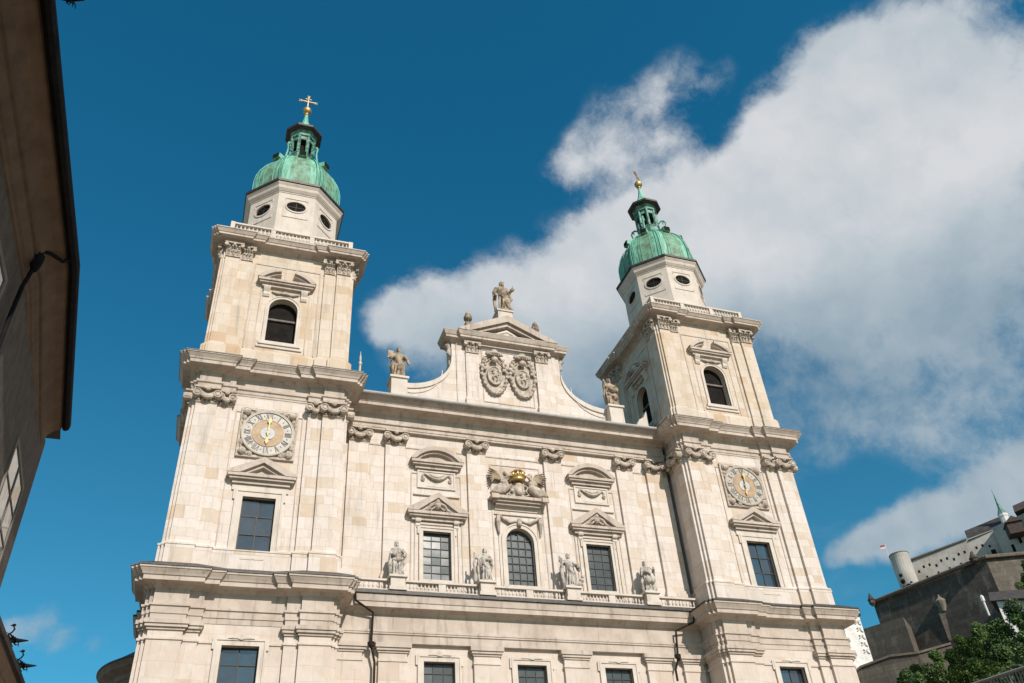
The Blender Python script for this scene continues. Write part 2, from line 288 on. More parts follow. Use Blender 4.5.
    def band(s, inner, outer, y0, y1, closed=False):   # frame between two polylines (x,z) of equal length
        n = len(inner); vs = [(x, y0, z) for x, z in inner] + [(x, y0, z) for x, z in outer] + [(x, y1, z) for x, z in inner] + [(x, y1, z) for x, z in outer]; fs = []
        for i in range(n if closed else n - 1):
            j = (i + 1) % n
            fs += [(i, j, n + j, n + i), (2*n + j, 2*n + i, 3*n + i, 3*n + j), (n + i, n + j, 3*n + j, 3*n + i), (j, i, 2*n + i, 2*n + j)]
        if not closed: fs += [(0, n, 3*n, 2*n), (n - 1, 3*n - 1, 4*n - 1, 2*n - 1)]
        return s.add(vs, fs)
    def build(s, name, mat, parent=None, loc=None, smooth=False):
        me = bpy.data.meshes.new(name); me.from_pydata([tuple(v) for v in s.v], [], s.f)
        for m_ in (mat if isinstance(mat, (list, tuple)) else [mat]): me.materials.append(M[m_])
        for i, p in enumerate(me.polygons): p.material_index = s.mi[i]; p.use_smooth = smooth or s.sm[i]
        bm = bmesh.new(); bm.from_mesh(me); bmesh.ops.recalc_face_normals(bm, faces=bm.faces); bm.to_mesh(me); bm.free()
        o = bpy.data.objects.new(name, me); COL.objects.link(o)
        if parent is not None: o.parent = parent
        if loc is not None: o.location = loc
        return o
def empty(name, label, cat, loc=(0, 0, 0), group=None):
    o = bpy.data.objects.new(name, None); COL.objects.link(o); o.location = loc; o.empty_display_size = .5
    return tag(o, label, cat, group)
def tag(o, label=None, cat=None, group=None, kind=None):
    if label: o['label'] = label
    if cat: o['category'] = cat
    if group: o['group'] = group
    if kind: o['kind'] = kind
    return o
def cut(o, cutter_mb):
    c = cutter_mb.build('cutter', 'void'); md = o.modifiers.new('b', 'BOOLEAN'); md.operation = 'DIFFERENCE'; md.solver = 'EXACT'; md.object = c; md.use_self = False
    dg = bpy.context.evaluated_depsgraph_get(); me = bpy.data.meshes.new_from_object(o.evaluated_get(dg)); me.name = o.name
    o.modifiers.clear(); o.data = me; bpy.data.objects.remove(c); return o
def remesh(o, vox, smooth_it=1):
    md = o.modifiers.new('r', 'REMESH'); md.mode = 'VOXEL'; md.voxel_size = vox; md.use_smooth_shade = True
    if smooth_it: s2 = o.modifiers.new('s', 'SMOOTH'); s2.iterations = smooth_it; s2.factor = .5
    dg = bpy.context.evaluated_depsgraph_get(); me = bpy.data.meshes.new_from_object(o.evaluated_get(dg)); me.name = o.name
    mats = list(o.data.materials); o.modifiers.clear(); o.data = me
    if not me.materials:
        for m_ in mats: me.materials.append(m_)
    for p in me.polygons: p.use_smooth = True
    return o
T = Matrix.Translation
def RZ(a): return Matrix.Rotation(a, 4, 'Z')

#======================================================================== the cathedral
cath = empty('cathedral', 'tall cream stone baroque cathedral front with two green domed clock towers', 'cathedral', (0, 4, 0))
cath.location = (0, 0, 0)
TY = 5.2                                    # depth of the tower axes
def footprint(wall, half, pil, uh, up, ue, cx=0, cy=0, notch=True):
    """square tower plan: wall, half pilaster and pilaster planes; uh/up/ue: where half pilaster, pilaster start and pilaster ends"""
    m_ = (pil + ue) / 2
    q = [(-ue, pil), (-up, pil), (-up, half), (-uh, half), (-uh, wall), (uh, wall), (uh, half), (up, half), (up, pil), (ue, pil), (ue, m_), (m_, m_), (m_, ue)]
    out = []
    for k in range(4):
        a = -k * math.pi / 2
        for u, d in q: out.append((u, -d)) if k == 0 else None
        if k: 
            c_, s_ = round(math.cos(k*math.pi/2)), round(math.sin(k*math.pi/2))
            out += [(u * c_ + d * s_, u * s_ - d * c_) for u, d in q]
    return [(x + cx, y + cy) for x, y in out]
def cornice_prof(z, P, s=1.0):   # P: list (off, dz)
    return [(o * s, z + dz) for o, dz in P]
T1 = dict(wall=5.45, half=5.68, pil=5.92, uh=2.55, up=3.45, ue=5.45)
T2 = dict(wall=5.22, half=5.44, pil=5.68, uh=2.72, up=3.78, ue=5.25)
T3 = dict(wall=5.10, half=5.28, pil=5.48, uh=3.0, up=4.0, ue=5.12)
def xz_pts_mirror(pts): return [(-x, z) for x, z in pts][::-1]

def window_rect(parent, cx, y, z0, z1, hw, cols, rows, frame=.32, depth=.5, mat_f='trim_light', glass='glass', face=0, ears=True, sill=True):
    """face: rotation about z (0 looks to -y). y is the wall plane there"""
    Mx = T((cx, y, 0)) @ RZ(face) if not isinstance(cx, Matrix) else cx
    f = MB(); f.M = Mx
    i_ = [(-hw, z0), (hw, z0), (hw, z1), (-hw, z1)]; o_ = [(-hw - frame, z0 - frame), (hw + frame, z0 - frame), (hw + frame, z1 + frame), (-hw - frame, z1 + frame)]
    f.band(i_, o_, -.10, .08, True)
    h2 = frame * .45
    f.band([(-hw - frame + .001, z0 - frame + .001), (hw + frame, z0 - frame), (hw + frame, z1 + frame), (-hw - frame, z1 + frame)], [(-hw - frame - h2, z0 - frame - h2), (hw + frame + h2, z0 - frame - h2), (hw + frame + h2, z1 + frame + h2), (-hw - frame - h2, z1 + frame + h2)], -.16, .08, True)
    if ears:
        for sx in (-1, 1):
            x0, x1 = sorted((sx * (hw + frame + h2 - .005), sx * (hw + frame + h2 + .13)))
            f.box(x0, x1, -.13, .08, z1 - .25, z1 + frame + h2 - .02)
    wo_ = f.build('window', mat_f, parent)
    g = MB(); g.M = Mx; g.box(-hw - .05, hw + .05, depth - .02, depth, z0 - .05, z1 + .05); cw_, ch_ = 2 * hw / cols, (z1 - z0) / rows
    for i_ in range(cols):
        for j_ in range(rows):
            xa, za = -hw + cw_ * i_, z0 + ch_ * j_; q_ = .35 if glass == 'glass' else 1; tx, tz = random.uniform(-.012, .012) * q_, random.uniform(-.02, .02) * q_; yy = depth - .05
            g.add([(xa, yy - tx - tz, za), (xa + cw_, yy + tx - tz, za), (xa + cw_, yy + tx + tz, za + ch_), (xa, yy - tx + tz, za + ch_)], [(0, 1, 2, 3)])
    g.build('pane', glass, wo_)
    b = MB(); b.M = Mx; t_ = .022 if glass == 'glass' else .035
    for k in range(1, cols): x = -hw + 2 * hw * k / cols; b.box(x - t_, x + t_, depth - .11, depth - .055, z0, z1)
    for k in range(1, rows): z = z0 + (z1 - z0) * k / rows; b.box(-hw, hw, depth - .105, depth - .06, z - t_, z + t_)
    for sx in (-1, 1): b.box(min(sx*hw, sx*(hw-.09)), max(sx*hw, sx*(hw-.09)), depth - .13, depth - .05, z0, z1)
    b.box(-hw + .09, hw - .09, depth - .13, depth - .05, z1 - .09, z1); b.box(-hw + .09, hw - .09, depth - .13, depth - .05, z0, z0 + .09)
    b.build('glazing_bars', 'bars', wo_)
    return wo_, Mx
def pediment(parent, Mx, cx, z0, hw, rise, y, kind='tri', th=.3, proj=.75, relief=0, mat_='trim', name='pediment'):
    p = MB(); p.M = Mx @ T((cx, y, 0))
    h = .22
    # base cornice with stepped moulding
    p.box(-hw + .35, hw - .35, -proj * .45, .1, z0 - .28, z0 - .02)
    p.box(-hw + .12, hw - .12, -proj * .8, .1, z0 - .02, z0 + .14)
    p.box(-hw, hw, -proj, .1, z0 + .143, z0 + .143 + h)
    zb = z0 + .143 + h
    if kind == 'tri':
        zt = zb + rise
        p.prism([(-hw - .05, zb - .002 - 0), (-hw + .75, zb), (0, zt - th * 1.1), (hw - .75, zb), (hw + .05, zb), (hw + .02, zb + .16), (0, zt + .1), (-hw - .02, zb + .16)], -proj - .04, .1)
        p.prism([(-hw + .55, zb), (hw - .55, zb), (0, zt - th * .9)], -.12, .09)
        p.prism([(-hw + .7, zb + .003), (-hw + 1.15, zb + .003), (0, zt - th * 1.9), (hw - 1.15, zb + .003), (hw - .7, zb + .003), (0, zt - th * 1.15)], -proj * .7, .085)
    else:
        n = 14; R0 = (hw**2 + rise**2) / (2 * rise); cz = zb + rise - R0
        a0 = math.asin(hw / R0)
        if kind == 'seg': rng = [(-a0, a0)]
        else: rng = [(-a0, -a0 * .22), (a0 * .22, a0)]
        for a1, a2 in rng:
            for (ro, ri, pr_) in ((R0 + .1, R0 - th * .75, proj + .04), (R0 - th * .7, R0 - th * 1.3, proj * .7)):
                A = [a1 + (a2 - a1) * k / n for k in range(n + 1)]
                inn = [(ri * math.sin(a), max(zb + .0, cz + ri * math.cos(a))) for a in A]; out = [(ro * math.sin(a), max(zb + .003, cz + ro * math.cos(a))) for a in A]
                p.band(inn, out, -pr_, .1)
        if kind == 'seg':
            A = [-a0 + 2 * a0 * k / n for k in range(n + 1)]; ri = R0 - th
            p.prism([(-hw + .5, zb), (hw - .5, zb)] + [(ri * math.sin(a) * .8, max(zb + .01, cz + ri * math.cos(a))) for a in A[::-1]][1:-1], -.12, .09)
    o = p.build(name, mat_, parent)
    return o, zb
def console(parent, Mx, x, y, z, w_=.34, h=.75, d=.42, mat_='trim_light'):
    c = MB(); c.M = Mx @ T((x, y, z))
    prof = [(0, 0), (-d, 0), (-d, -.12), (-d * .85, -.28 * h), (-d * .45, -.55 * h), (-d * .5, -.8 * h), (-d * .25, -h), (0, -h)]
    vs = [(-w_ / 2, a, b) for a, b in prof] + [(w_ / 2, a, b) for a, b in prof]; n = len(prof)
    c.add(vs, [tuple(range(n)), tuple(range(2*n-1, n-1, -1))] + [(i, i + n, (i+1) % n + n, (i+1) % n) for i in range(n)])
    c.tube([(-w_/2 - .03, -d * .6, -.14), (w_/2 + .03, -d * .6, -.14)], .14, 8)
    return c.build('console', mat_, parent)
def capital_ionic(parent, Mx, x0, x1, yf, z0=36.25, z1=37.38, r=.34):
    """scroll capital with hanging swag across a pilaster from x0 to x1 whose face is at yf"""
    c = MB(); c.M = Mx; w_ = x1 - x0; cx = (x0 + x1) / 2; h = z1 - z0
    c.box(x0 - .02, x1 + .02, yf - .05, yf + .1, z0 - .12, z0 - .003); c.box(x0 - .08, x1 + .08, yf - .11, yf + .1, z0 - .05, z0 + .03)
    c.box(x0 + .02, x1 - .02, yf - .06, yf + .1, z0, z1 - .1)
    c.prism([(x0 - .2, z1), (x0 - .2, z1 - .12), (cx, z1 - .2), (x1 + .2, z1 - .12), (x1 + .2, z1)], yf - .4, yf + .1)
    for sx, xx in ((-1, x0), (1, x1)):
        c.M = Mx
        c.tube([(xx + sx * .02, yf - .42, z0 + .52), (xx + sx * .02, yf + .05, z0 + .52)], r, 12)
        c.tube([(xx + sx * .02, yf - .50, z0 + .52), (xx + sx * .02, yf - .40, z0 + .52)], r * .45, 8)
        c.tube([(xx + sx * .02 + .26 * math.cos(a), yf - .44, z0 + .52 + .26 * math.sin(a)) for a in [k * math.pi / 5 for k in range(10)]], .07, 6, True)
    n = 9; pts = [(x0 + .08 + (w_ - .16) * k / n, yf - .24 - .12 * math.sin(math.pi * k / n), z0 + .62 - .42 * math.sin(math.pi * k / n)) for k in range(n + 1)]
    c.tube(pts, [.10 + .09 * math.sin(math.pi * k / n) for k in range(n + 1)], 8)
    c.tube([(x, y + .02, z + .25) for x, y, z in pts], .07, 6)
    c.ell((cx, yf - .3, z1 - .18), (.2, .16, .2))
    for k in range(5): c.ell((x0 + w_ * (k + .5) / 5, yf - .12, z0 + .12), (.11, .1, .12), 6, 4)
    return c.build('capital', 'capital', parent, smooth=False)
def capital_leaf(parent, Mx, x0, x1, yf, z0=50.75, z1=52.05):
    c = MB(); c.M = Mx; w_ = x1 - x0; h = z1 - z0
    c.box(x0 - .06, x1 + .06, yf - .1, yf + .1, z0 - .08, z0 + .02)
    c.prism([(x0, z0), (x1, z0), (x1 + .1, z1 - .12), (x0 - .1, z1 - .12)], yf - .05, yf + .1)
    c.box(x0 - .22, x1 + .22, yf - .36, yf + .1, z1 - .12, z1)
    nl = max(3, int(w_ / .42))
    for row, (zz, hh, out) in enumerate(((z0 + .05, .42, .14), (z0 + .42, .45, .24))):
        k_ = nl + row
        for k in range(k_ - row * 0):
            x = x0 + w_ * (k + .5) / k_
            c.tube([(x, yf - .05, zz), (x, yf - .10, zz + hh * .6), (x, yf - .12 - out, zz + hh), (x, yf - .14 - out, zz + hh - .1)], [.10, .12, .09, .05], 6)
    for sx, xx in ((-1, x0), (1, x1)):
        c.tube([(xx + sx * .1, yf - .38, z1 - .3), (xx + sx * .1, yf - .1, z1 - .3)], .17, 8)
    c.ell(((x0 + x1) / 2, yf - .3, z1 - .22), (.15, .12, .15), 8, 5)
    return c.build('capital', 'relief', parent)
def glyph(mb, ch, x, s_, z0, z1, y0, y1):
    """one roman digit as strokes; returns advance"""
    def stroke(xa, za, xb, zb, t_):
        mb.prism([(xa - t_, za), (xa + t_, za), (xb + t_, zb), (xb - t_, zb)], y0, y1)
    if ch == 'I': stroke(x + s_ * .2, z0, x + s_ * .2, z1, s_ * .13); return s_ * .42
    if ch == 'V': stroke(x + s_ * .45, z0, x + s_ * .12, z1, s_ * .13); stroke(x + s_ * .45, z0, x + s_ * .78, z1, s_ * .07); return s_ * .95
    if ch == 'X': stroke(x + s_ * .78, z0, x + s_ * .12, z1, s_ * .13); stroke(x + s_ * .12, z0, x + s_ * .78, z1, s_ * .07); return s_ * .92
def clock(parent, cx, cy, zc, y):
    """square carved panel with gilt and white dial"""
    Mx = T((cx, y, zc))
    p = MB(); p.M = Mx
    p.box(-1.98, 1.98, -.08, .15, -1.98, 1.98)
    p.band([(-1.85, -1.85), (1.85, -1.85), (1.85, 1.85), (-1.85, 1.85)], [(-2.03, -2.03), (2.03, -2.03), (2.03, 2.03), (-2.03, 2.03)], -.18, .15, True)
    for sx in (-1, 1):
        for sz in (-1, 1):
            for k in range(7):
                a = random.uniform(.35, 1.2); r_ = random.uniform(2.0, 2.35)
                p.ell((sx * min(1.75, r_ * math.cos(a)), -.14, sz * min(1.75, r_ * math.sin(a))), (random.uniform(.12, .28), .16, random.uniform(.12, .26)), 7, 5)
            p.ell((sx * 1.62, -.22, sz * 1.62), (.3, .26, .3), 9, 6)
    for k in range(6):
        p.ell((-1.75 + .06 * k, -.12, -1.2 + .42 * k), (.1, .12, .16), 6, 4); p.ell((1.75 - .06 * k, -.12, -1.2 + .42 * k), (.1, .12, .16), 6, 4)
    co = p.build('clock', 'relief', parent)
    n = 48
    ring = lambda r, y_: [(r * math.sin(2*math.pi*k/n), r * math.cos(2*math.pi*k/n)) for k in range(n)]
    b = MB(); b.M = Mx
    b.cur = 0; b.prism(ring(1.72, 0)[::-1], -.22, -.05)
    b.cur = 1; b.prism(ring(1.10, 0)[::-1], -.245, -.215)
    b.cur = 2; b.prism(ring(.52, 0)[::-1], -.265, -.24)
    b.cur = 0; b.band(ring(1.72, 0), ring(1.88, 0), -.30, -.05, True); b.cur = 1; b.band(ring(1.80, 0), ring(1.84, 0), -.31, -.05, True); b.band(ring(1.07, 0), ring(1.13, 0), -.265, -.2, True)
    b.band(ring(.50, 0), ring(.55, 0), -.28, -.2, True)
    b.build('dial', ['dial_white', 'dial_ochre', 'dial_blue', 'gold'], co)
    g = MB()
    for h_ in range(1, 13):
        s_ = 'I II III IV V VI VII VIII IX X XI XII'.split()[h_ - 1]
        size = .30; wd = sum({'I': .42, 'V': .95, 'X': .92}[c_] for c_ in s_) * size; f_ = min(1, .62 / wd); size *= f_
        g.M = Mx @ Matrix.Rotation(2 * math.pi * h_ / 12, 4, 'Y')
        x = -wd * f_ / 2
        for ch in s_: x += glyph(g, ch, x, size, 1.2, 1.66, -.255, -.21)
        g.M = Mx @ Matrix.Rotation(2 * math.pi * (h_ + .5) / 12, 4, 'Y')
        g.prism([(0, 1.35), (.05, 1.43), (0, 1.51), (-.05, 1.43)], -.24, -.21)
    g.build('numerals', 'dial_ink', co)
    h1 = MB(); h1.M = Mx @ Matrix.Rotation(R(182), 4, 'Y')
    h1.prism([(-.06, -.35), (.06, -.35), (.07, .55), (.14, .68), (0, .98), (-.14, .68), (-.07, .55)], -.36, -.31); h1.tube([(0, -.42, 0), (0, -.2, 0)], .12, 10)
    h1.build('hand', 'gold_dull', co)
    h2 = MB(); h2.M = Mx @ Matrix.Rotation(R(3), 4, 'Y')
    h2.prism([(-.05, -.3), (.05, -.3), (.05, .75), (.16, .95), (0, 1.28), (-.16, .95), (-.05, .75)], -.44, -.39)
    h2.build('hand', 'gold_dull', co)
    return co
def baluster_row(mb, p0, p1, n, z0, z1, r=.11):
    a, b = Vector(p0), Vector(p1); h = z1 - z0
    for k in range(n):
        p = a.lerp(b, (k + .5) / n)
        mb.lathe([(r*.9, 0), (r*.9, h*.08), (r*.5, h*.14), (r*1.1, h*.38), (r*.45, h*.75), (r*.55, h*.86), (r*.9, h*.92), (r*.9, h)], (p.x, p.y, z0), 8)
# shared classical entablature of the second storey (towers and centre run at the same height)
ENT2 = [(.0, 0), (.05, .02), (.05, .17), (.10, .19), (.10, .42), (.22, .50), (.22, .62), (.03, .64), (.03, 1.42), (.14, 1.46), (.32, 1.62), (.40, 1.64), (1.0, 1.68), (1.0, 1.95), (1.06, 1.97), (1.12, 2.1), (1.34, 2.36), (1.38, 2.37), (1.38, 2.5)]
ENT1 = [(.0, 0), (.04, .02), (.04, .36), (.10, .38), (.10, .80), (.20, .84), (.20, .97), (.02, 1.0), (.02, 1.92), (.12, 1.96), (.30, 2.12), (.34, 2.14), (.85, 2.18), (.85, 2.46), (.92, 2.48), (.98, 2.6), (1.14, 2.84), (1.18, 2.85), (1.18, 3.0)]
ENT3 = [(.0, 0), (.06, .03), (.06, .14), (.22, .26), (.28, .28), (.82, .32), (.82, .52), (.88, .54), (.92, .62), (1.04, .82), (1.08, .83), (1.08, .93)]
BASE = 0
def tower(sx):
    cx = 20 * sx; lab = 'left' if sx < 0 else 'right'
    # --- first storey
    fp1 = footprint(**T1, cx=cx, cy=TY)
    b = MB(); b.sweep(fp1, [(.35, 0), (.35, 1.8), (.15, 2.0), (0, 2.2), (0, 19.15), (.08, 19.18), (.08, 19.32), (0, 19.35), (0, 20.36)])
    o = b.build('tower_wall', 'ashlar_low', cath)
    c = MB(); c.box(cx - 1.12, cx + 1.12, -1, 1.3, 14.9, 19.1); c.box(cx - 1.5, cx + 1.5, -1, 1.3, 4, 10); cut(o, c)
    window_rect(cath, cx, TY - T1['wall'], 14.9, 19.1, 1.12, 2, 4, .3, .45, glass='glass_clear')
    m_ = MB(); m_.M = T((cx, TY - T1['wall'], 0)); m_.prism([(-.8, 19.5), (-.25, 19.5), (0, 19.42), (.25, 19.5), (.8, 19.5), (.3, 19.66), (0, 19.78), (-.3, 19.66)], -.22, .05); m_.build('keystone', 'trim_light', cath)
    window_rect(cath, cx, TY - T1['wall'], 4, 10, 1.5, 3, 5, .4, .45)
    # tuscan capitals: one band following only the pilasters, made per pilaster group
    for k in range(4):
        Mk = T((cx, TY, 0)) @ RZ(k * math.pi / 2)
        for s_ in (-1, 1):
            cp = MB(); cp.M = Mk @ (Matrix.Diagonal((s_, 1, 1, 1)))
            path = [(2.553 + .9, -T1['wall'] + .05), (2.553 + .9, -T1['half']), (3.452 + .0, -T1['half'])]
            for (x0, x1, d) in ((2.6, 3.45, T1['half']), (3.45, 5.45, T1['pil'])):
                e = .0 if x0 > 3 else .0
                for off, z0, z1 in ((.10, 19.75, 19.90), (.22, 19.90, 20.08), (.30, 20.083, 20.33)):
                    cp.box(x0 - off + (off * .0), x1 + (off if x0 > 3 else -.0), -d - off, -d + .3, z0, z1)
            # outer corner return
            for off, z0, z1 in ((.10, 19.75, 19.90), (.22, 19.90, 20.08), (.30, 20.083, 20.33)):
                if s_ == 1: cp.box(5.40, 5.69 + off, -5.69 - off, -5.40, z0 + .002, z1 - .002)
            cp.build('capital', 'trim', cath)
    e = MB(); e.sweep(fp1, cornice_prof(20.36, [(o_ * .93, z) for o_, z in ENT1]) + [(1.08, 23.40), (.2, 23.7)]); e.build('cornice', 'trim', cath)
    l = MB(); l.sweep(fp1, [(1.10, 23.33), (1.15, 23.34), (1.15, 23.44), (.15, 23.95)]); l.build('flashing', 'lead', cath)
    # --- second storey
    fp2 = footprint(**T2, cx=cx, cy=TY)
    b = MB(); b.sweep(fp2, [(.17, 23.6), (.17, 25.25), (.21, 25.27), (.21, 25.40), (.10, 25.44), (.05, 25.5), (0, 25.6), (0, 36.0), (0, 37.38)])
    o = b.build('tower_wall', 'ashlar', cath)
    # the plinth is flat behind the window
    c = MB(); c.box(cx - 1.11, cx + 1.11, -1, 1.3, 25.36, 29.28); cut(o, c)
    yw = TY - T2['wall']
    wo_, Mx = window_rect(cath, cx, yw, 25.36, 29.28, 1.11, 2, 3, .36, .38, glass='glass_clear')
    s_ = MB(); s_.M = Mx; s_.box(-.75, .75, -.2, .1, 24.72, 24.86); s_.build('sill', 'trim_light', wo_); s_ = MB(); s_.M = Mx; s_.box(-1.9, 1.9, -.12, .05, 29.72, 30.15); s_.build('frieze', 'trim_light', wo_)
    pediment(wo_, Mx, 0, 30.45, 2.3, 1.25, 0, 'tri', .32, .62)
    clock(cath, cx, 0, 34.35, yw)
    fr = MB(); fr.M = T((cx, yw, 0))
    fr.band([(-2.35, 24.2), (-2.35, 36.0), (2.35, 36.0), (2.35, 24.2)], [(-2.42, 24.2), (-2.42, 36.08), (2.42, 36.08), (2.42, 24.2)], -.05, .05); fr.build('wall_moulding', 'trim', cath)
    for k in (0, 1, 3):
        Mk = T((cx, TY, 0)) @ RZ(k * math.pi / 2)
        for s_ in (-1, 1):
            a, b_ = sorted((s_ * 3.85, s_ * 5.22)); capital_ionic(cath, Mk, a, b_, -T2['pil'])
            a, b_ = sorted((s_ * 2.78, s_ * 3.62)); capital_ionic(cath, Mk, a, b_, -T2['half'], r=.27)
    e = MB(); e.sweep(fp2, cornice_prof(37.38, ENT2, .87)); e.build('cornice', 'trim', cath)
    l = MB(); l.sweep(fp2, [(1.203, 39.82), (1.24, 39.83), (1.24, 39.90), (.15, 40.3)]); l.build('flashing', 'flash_brown', cath)
    # --- belfry storey
    fp3 = footprint(**T3, cx=cx, cy=TY)
    b = MB(); b.sweep(fp3, [(.22, 39.95), (.22, 41.55), (.14, 41.62), (.14, 41.7), (.03, 41.78), (0, 41.85), (0, 52.06)])
    o = b.build('tower_wall', 'ashlar_warm', cath)
    c = MB(); c.box(cx - 4.1, cx + 4.1, TY - 4.1, TY + 4.1, 41.2, 51.2)
    c2 = MB()
    for k in (0, 1):
        c2.M = T((cx, TY, 0)) @ RZ(k * math.pi / 2); c2.arch(0, 1.13, 42.78, 47.3, -7 + .01 * k, 7 - .01 * k)
    cut(o, c); cut(o, c2)
    for k in range(4):
        Mk = T((cx, TY, 0)) @ RZ(k * math.pi / 2) @ T((0, -T3['wall'], 0))
        f = MB(); f.M = Mk
        arc = lambda r, z1: [(r, 42.78)] + [(r * math.cos(math.pi*j/14), z1 + r * math.sin(math.pi*j/14)) for j in range(15)] + [(-r, 42.78)]
        f.band(arc(1.13, 46.17), arc(1.33, 46.17), -.06, .1); f.band(arc(1.331, 46.17), arc(1.42, 46.17), -.11, .1)
        f.box(-1.6, 1.6, -.22, .1, 42.45, 42.76); f.box(-1.75, 1.75, -.12, .1, 42.2, 42.447)
        wo_ = f.build('window', 'trim_light', cath)
        lv = MB(); lv.M = Mk
        lv.box(-1.3, 1.3, 1.15, 1.3, 45.35, 45.6); lv.box(-1.3, -1.0, .96, 1.1, 42.4, 47.2); lv.box(1.0, 1.3, .96, 1.1, 42.4, 47.2)
        lv.box(-.95, .95, 1.35, 1.45, 44.05, 44.17); lv.box(-.9, -.75, 1.5, 1.62, 42.4, 47)
        lv.build('louvre_beam', 'beam', wo_)
        lv = MB(); lv.M = Mk; lv.arch(0, 1.2, 42.7, 47.4, .62, .70); lv.build('opening_shade_board', 'void', wo_)  # near-black board added to darken the belfry opening
        lv = MB(); lv.M = Mk; lv.box(-1.13, 1.13, .45, .6, 45.35, 45.52); lv.build('cross_beam', 'beam', wo_)
        fr = MB(); fr.M = Mk
        fr.band([(-2.62, 41.9), (-2.62, 50.65), (2.62, 50.65), (2.62, 41.9)], [(-2.72, 41.9), (-2.72, 50.75), (2.72, 50.75), (2.72, 41.9)], -.05, .05)
        fr.band([(-1.9, 42.0), (-1.9, 47.2), (-1.9, 48.0)], [(-1.98, 42.0), (-1.98, 47.2), (-1.98, 48.0)], -.04, .05)
        fr.band([(1.9, 42.0), (1.9, 47.2), (1.9, 48.0)], [(1.98, 42.0), (1.98, 47.2), (1.98, 48.0)], -.04, .05)
        fr.build('wall_moulding', 'trim', cath)
        pediment(wo_, Mk, 0, 48.55, 2.28, 1.15, 0, 'broken', .34, .6)
        for s_ in (-1, 1): console(wo_, Mk, s_ * 1.5, 0, 48.28, .5, .95, .38)
        kd = MB(); kd.M = Mk; kd.tube([(-1.1, -.1, 47.9), (-.5, -.16, 47.7), (0, -.2, 47.78), (.5, -.16, 47.7), (1.1, -.1, 47.9)], [.06, .12, .18, .12, .06], 6); kd.build('festoon', 'relief', wo_)
        Mc = T((cx, TY, 0)) @ RZ(k * math.pi / 2)
        for s_ in (-1, 1):
            a, b_ = sorted((s_ * 4.02, s_ * 5.10)); capital_leaf(cath, Mc, a, b_, -T3['pil'])
            a, b_ = sorted((s_ * 3.02, s_ * 3.82)); capital_leaf(cath, Mc, a, b_, -T3['half'])
    bl = MB(); bl.lathe([(.05, 1.7), (.35, 1.65), (.5, 1.3), (.6, .6), (.85, .15), (1.0, 0)], (cx, TY, 43.6), 20); bl.box(cx - 2.2, cx + 2.2, TY - .15, TY + .15, 45.3, 45.6)
    bl.build('bell', 'bell', cath, smooth=False)
    e = MB(); e.sweep(fp3, cornice_prof(52.06, ENT3) + [(.3, 53.2)]); e.build('cornice', 'trim', cath)
    # balustrade round the top
    bm_ = MB(); D = 5.15; zb, zt = 53.25, 54.95
    for k in range(4):
        bm_.M = T((cx, TY, 0)) @ RZ(k * math.pi / 2)
        bm_.box(-D + .3, D - .3, -D, -D + .32, zb - .1, zb + .75); bm_.box(-D + .3, D - .3, -D - .04, -D + .36, zt - .16, zt)
        bm_.box(-D - .06, -D + .30, -D - .06, -D + .30, zb - .1, zt + .04)
        xs = [-D + .3, -1.85, -1.45, 1.45, 1.85, D - .3]
        for j in (1, 3): bm_.box(xs[j], xs[j + 1], -D - .02, -D + .34, zb + .75, zt - .163)
        for j in (0, 2, 4): baluster_row(bm_, (xs[j], -D + .16, 0), (xs[j + 1], -D + .16, 0), 9, zb + .75, zt - .16, .115)
    bm_.build('balustrade', 'trim_light', cath)
    # --- octagonal drum
    A = 3.98; oct_ = [(cx + A / math.cos(math.pi/8) * math.cos(-math.pi/2 - math.pi/8 + math.pi/4 * k), TY + A / math.cos(math.pi/8) * math.sin(-math.pi/2 - math.pi/8 + math.pi/4 * k)) for k in range(8)]
    b = MB(); b.sweep(oct_, [(.12, 52.9), (.12, 56.0), (0, 56.15), (0, 60.9)]); o = b.build('drum', 'trim_light', cath)
    e = MB(); e.sweep(oct_, [(0, 60.9), (.06, 60.92), (.06, 61.02), (.12, 61.05), (.3, 61.3), (.36, 61.55), (.50, 61.75), (.52, 61.78), (.52, 61.98)]); e.build('cornice', 'trim_light', cath)
    l = MB(); l.sweep(oct_, [(.523, 61.82), (.62, 61.89), (.64, 62.12), (0.1, 62.4)]); l.build('flashing', 'lead', cath)
    cm = MB(); n = 24
    for k in range(8):
        cm.M = T((cx, TY, 0)) @ RZ(k * math.pi / 4) @ T((0, -A, 59.3))
        cm.prism([(.86 * math.cos(2*math.pi*j/n), .62 * math.sin(2*math.pi*j/n)) for j in range(n)], -.3, .6)
    cut(o, cm)
    for k in range(8):
        Mk = T((cx, TY, 0)) @ RZ(k * math.pi / 4) @ T((0, -A, 59.3))
        f = MB(); f.M = Mk; E_ = lambda a, c_: [(a * math.cos(2*math.pi*j/n), c_ * math.sin(2*math.pi*j/n)) for j in range(n)]
        f.band(E_(.86, .62), E_(1.0, .76), -.07, .06, True)
        f.box(-1.05, 1.05, -.06, .05, .93, 1.0); f.box(-1.05, 1.05, -.06, .05, -1.42, -1.34)
        for s_ in (-1, 1): f.box(s_ * 1.1 - .03, s_ * 1.1 + .03, -.05, .05, -1.42, -1.1)
        for s_ in (-1, 1):
            f.box(min(s_ * 1.05, s_ * .98), max(s_ * 1.05, s_ * .98), -.05, .05, .7, .93)
        wo_ = f.build('oval_window', 'trim_light', cath)
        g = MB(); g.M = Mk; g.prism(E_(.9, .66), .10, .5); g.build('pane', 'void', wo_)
        g = MB(); g.M = Mk; g.box(-.02, .02, .05, .09, -.62, .62); g.box(-.8, .8, .055, .085, -.02, .02); g.build('glazing_bars', 'bars', wo_)
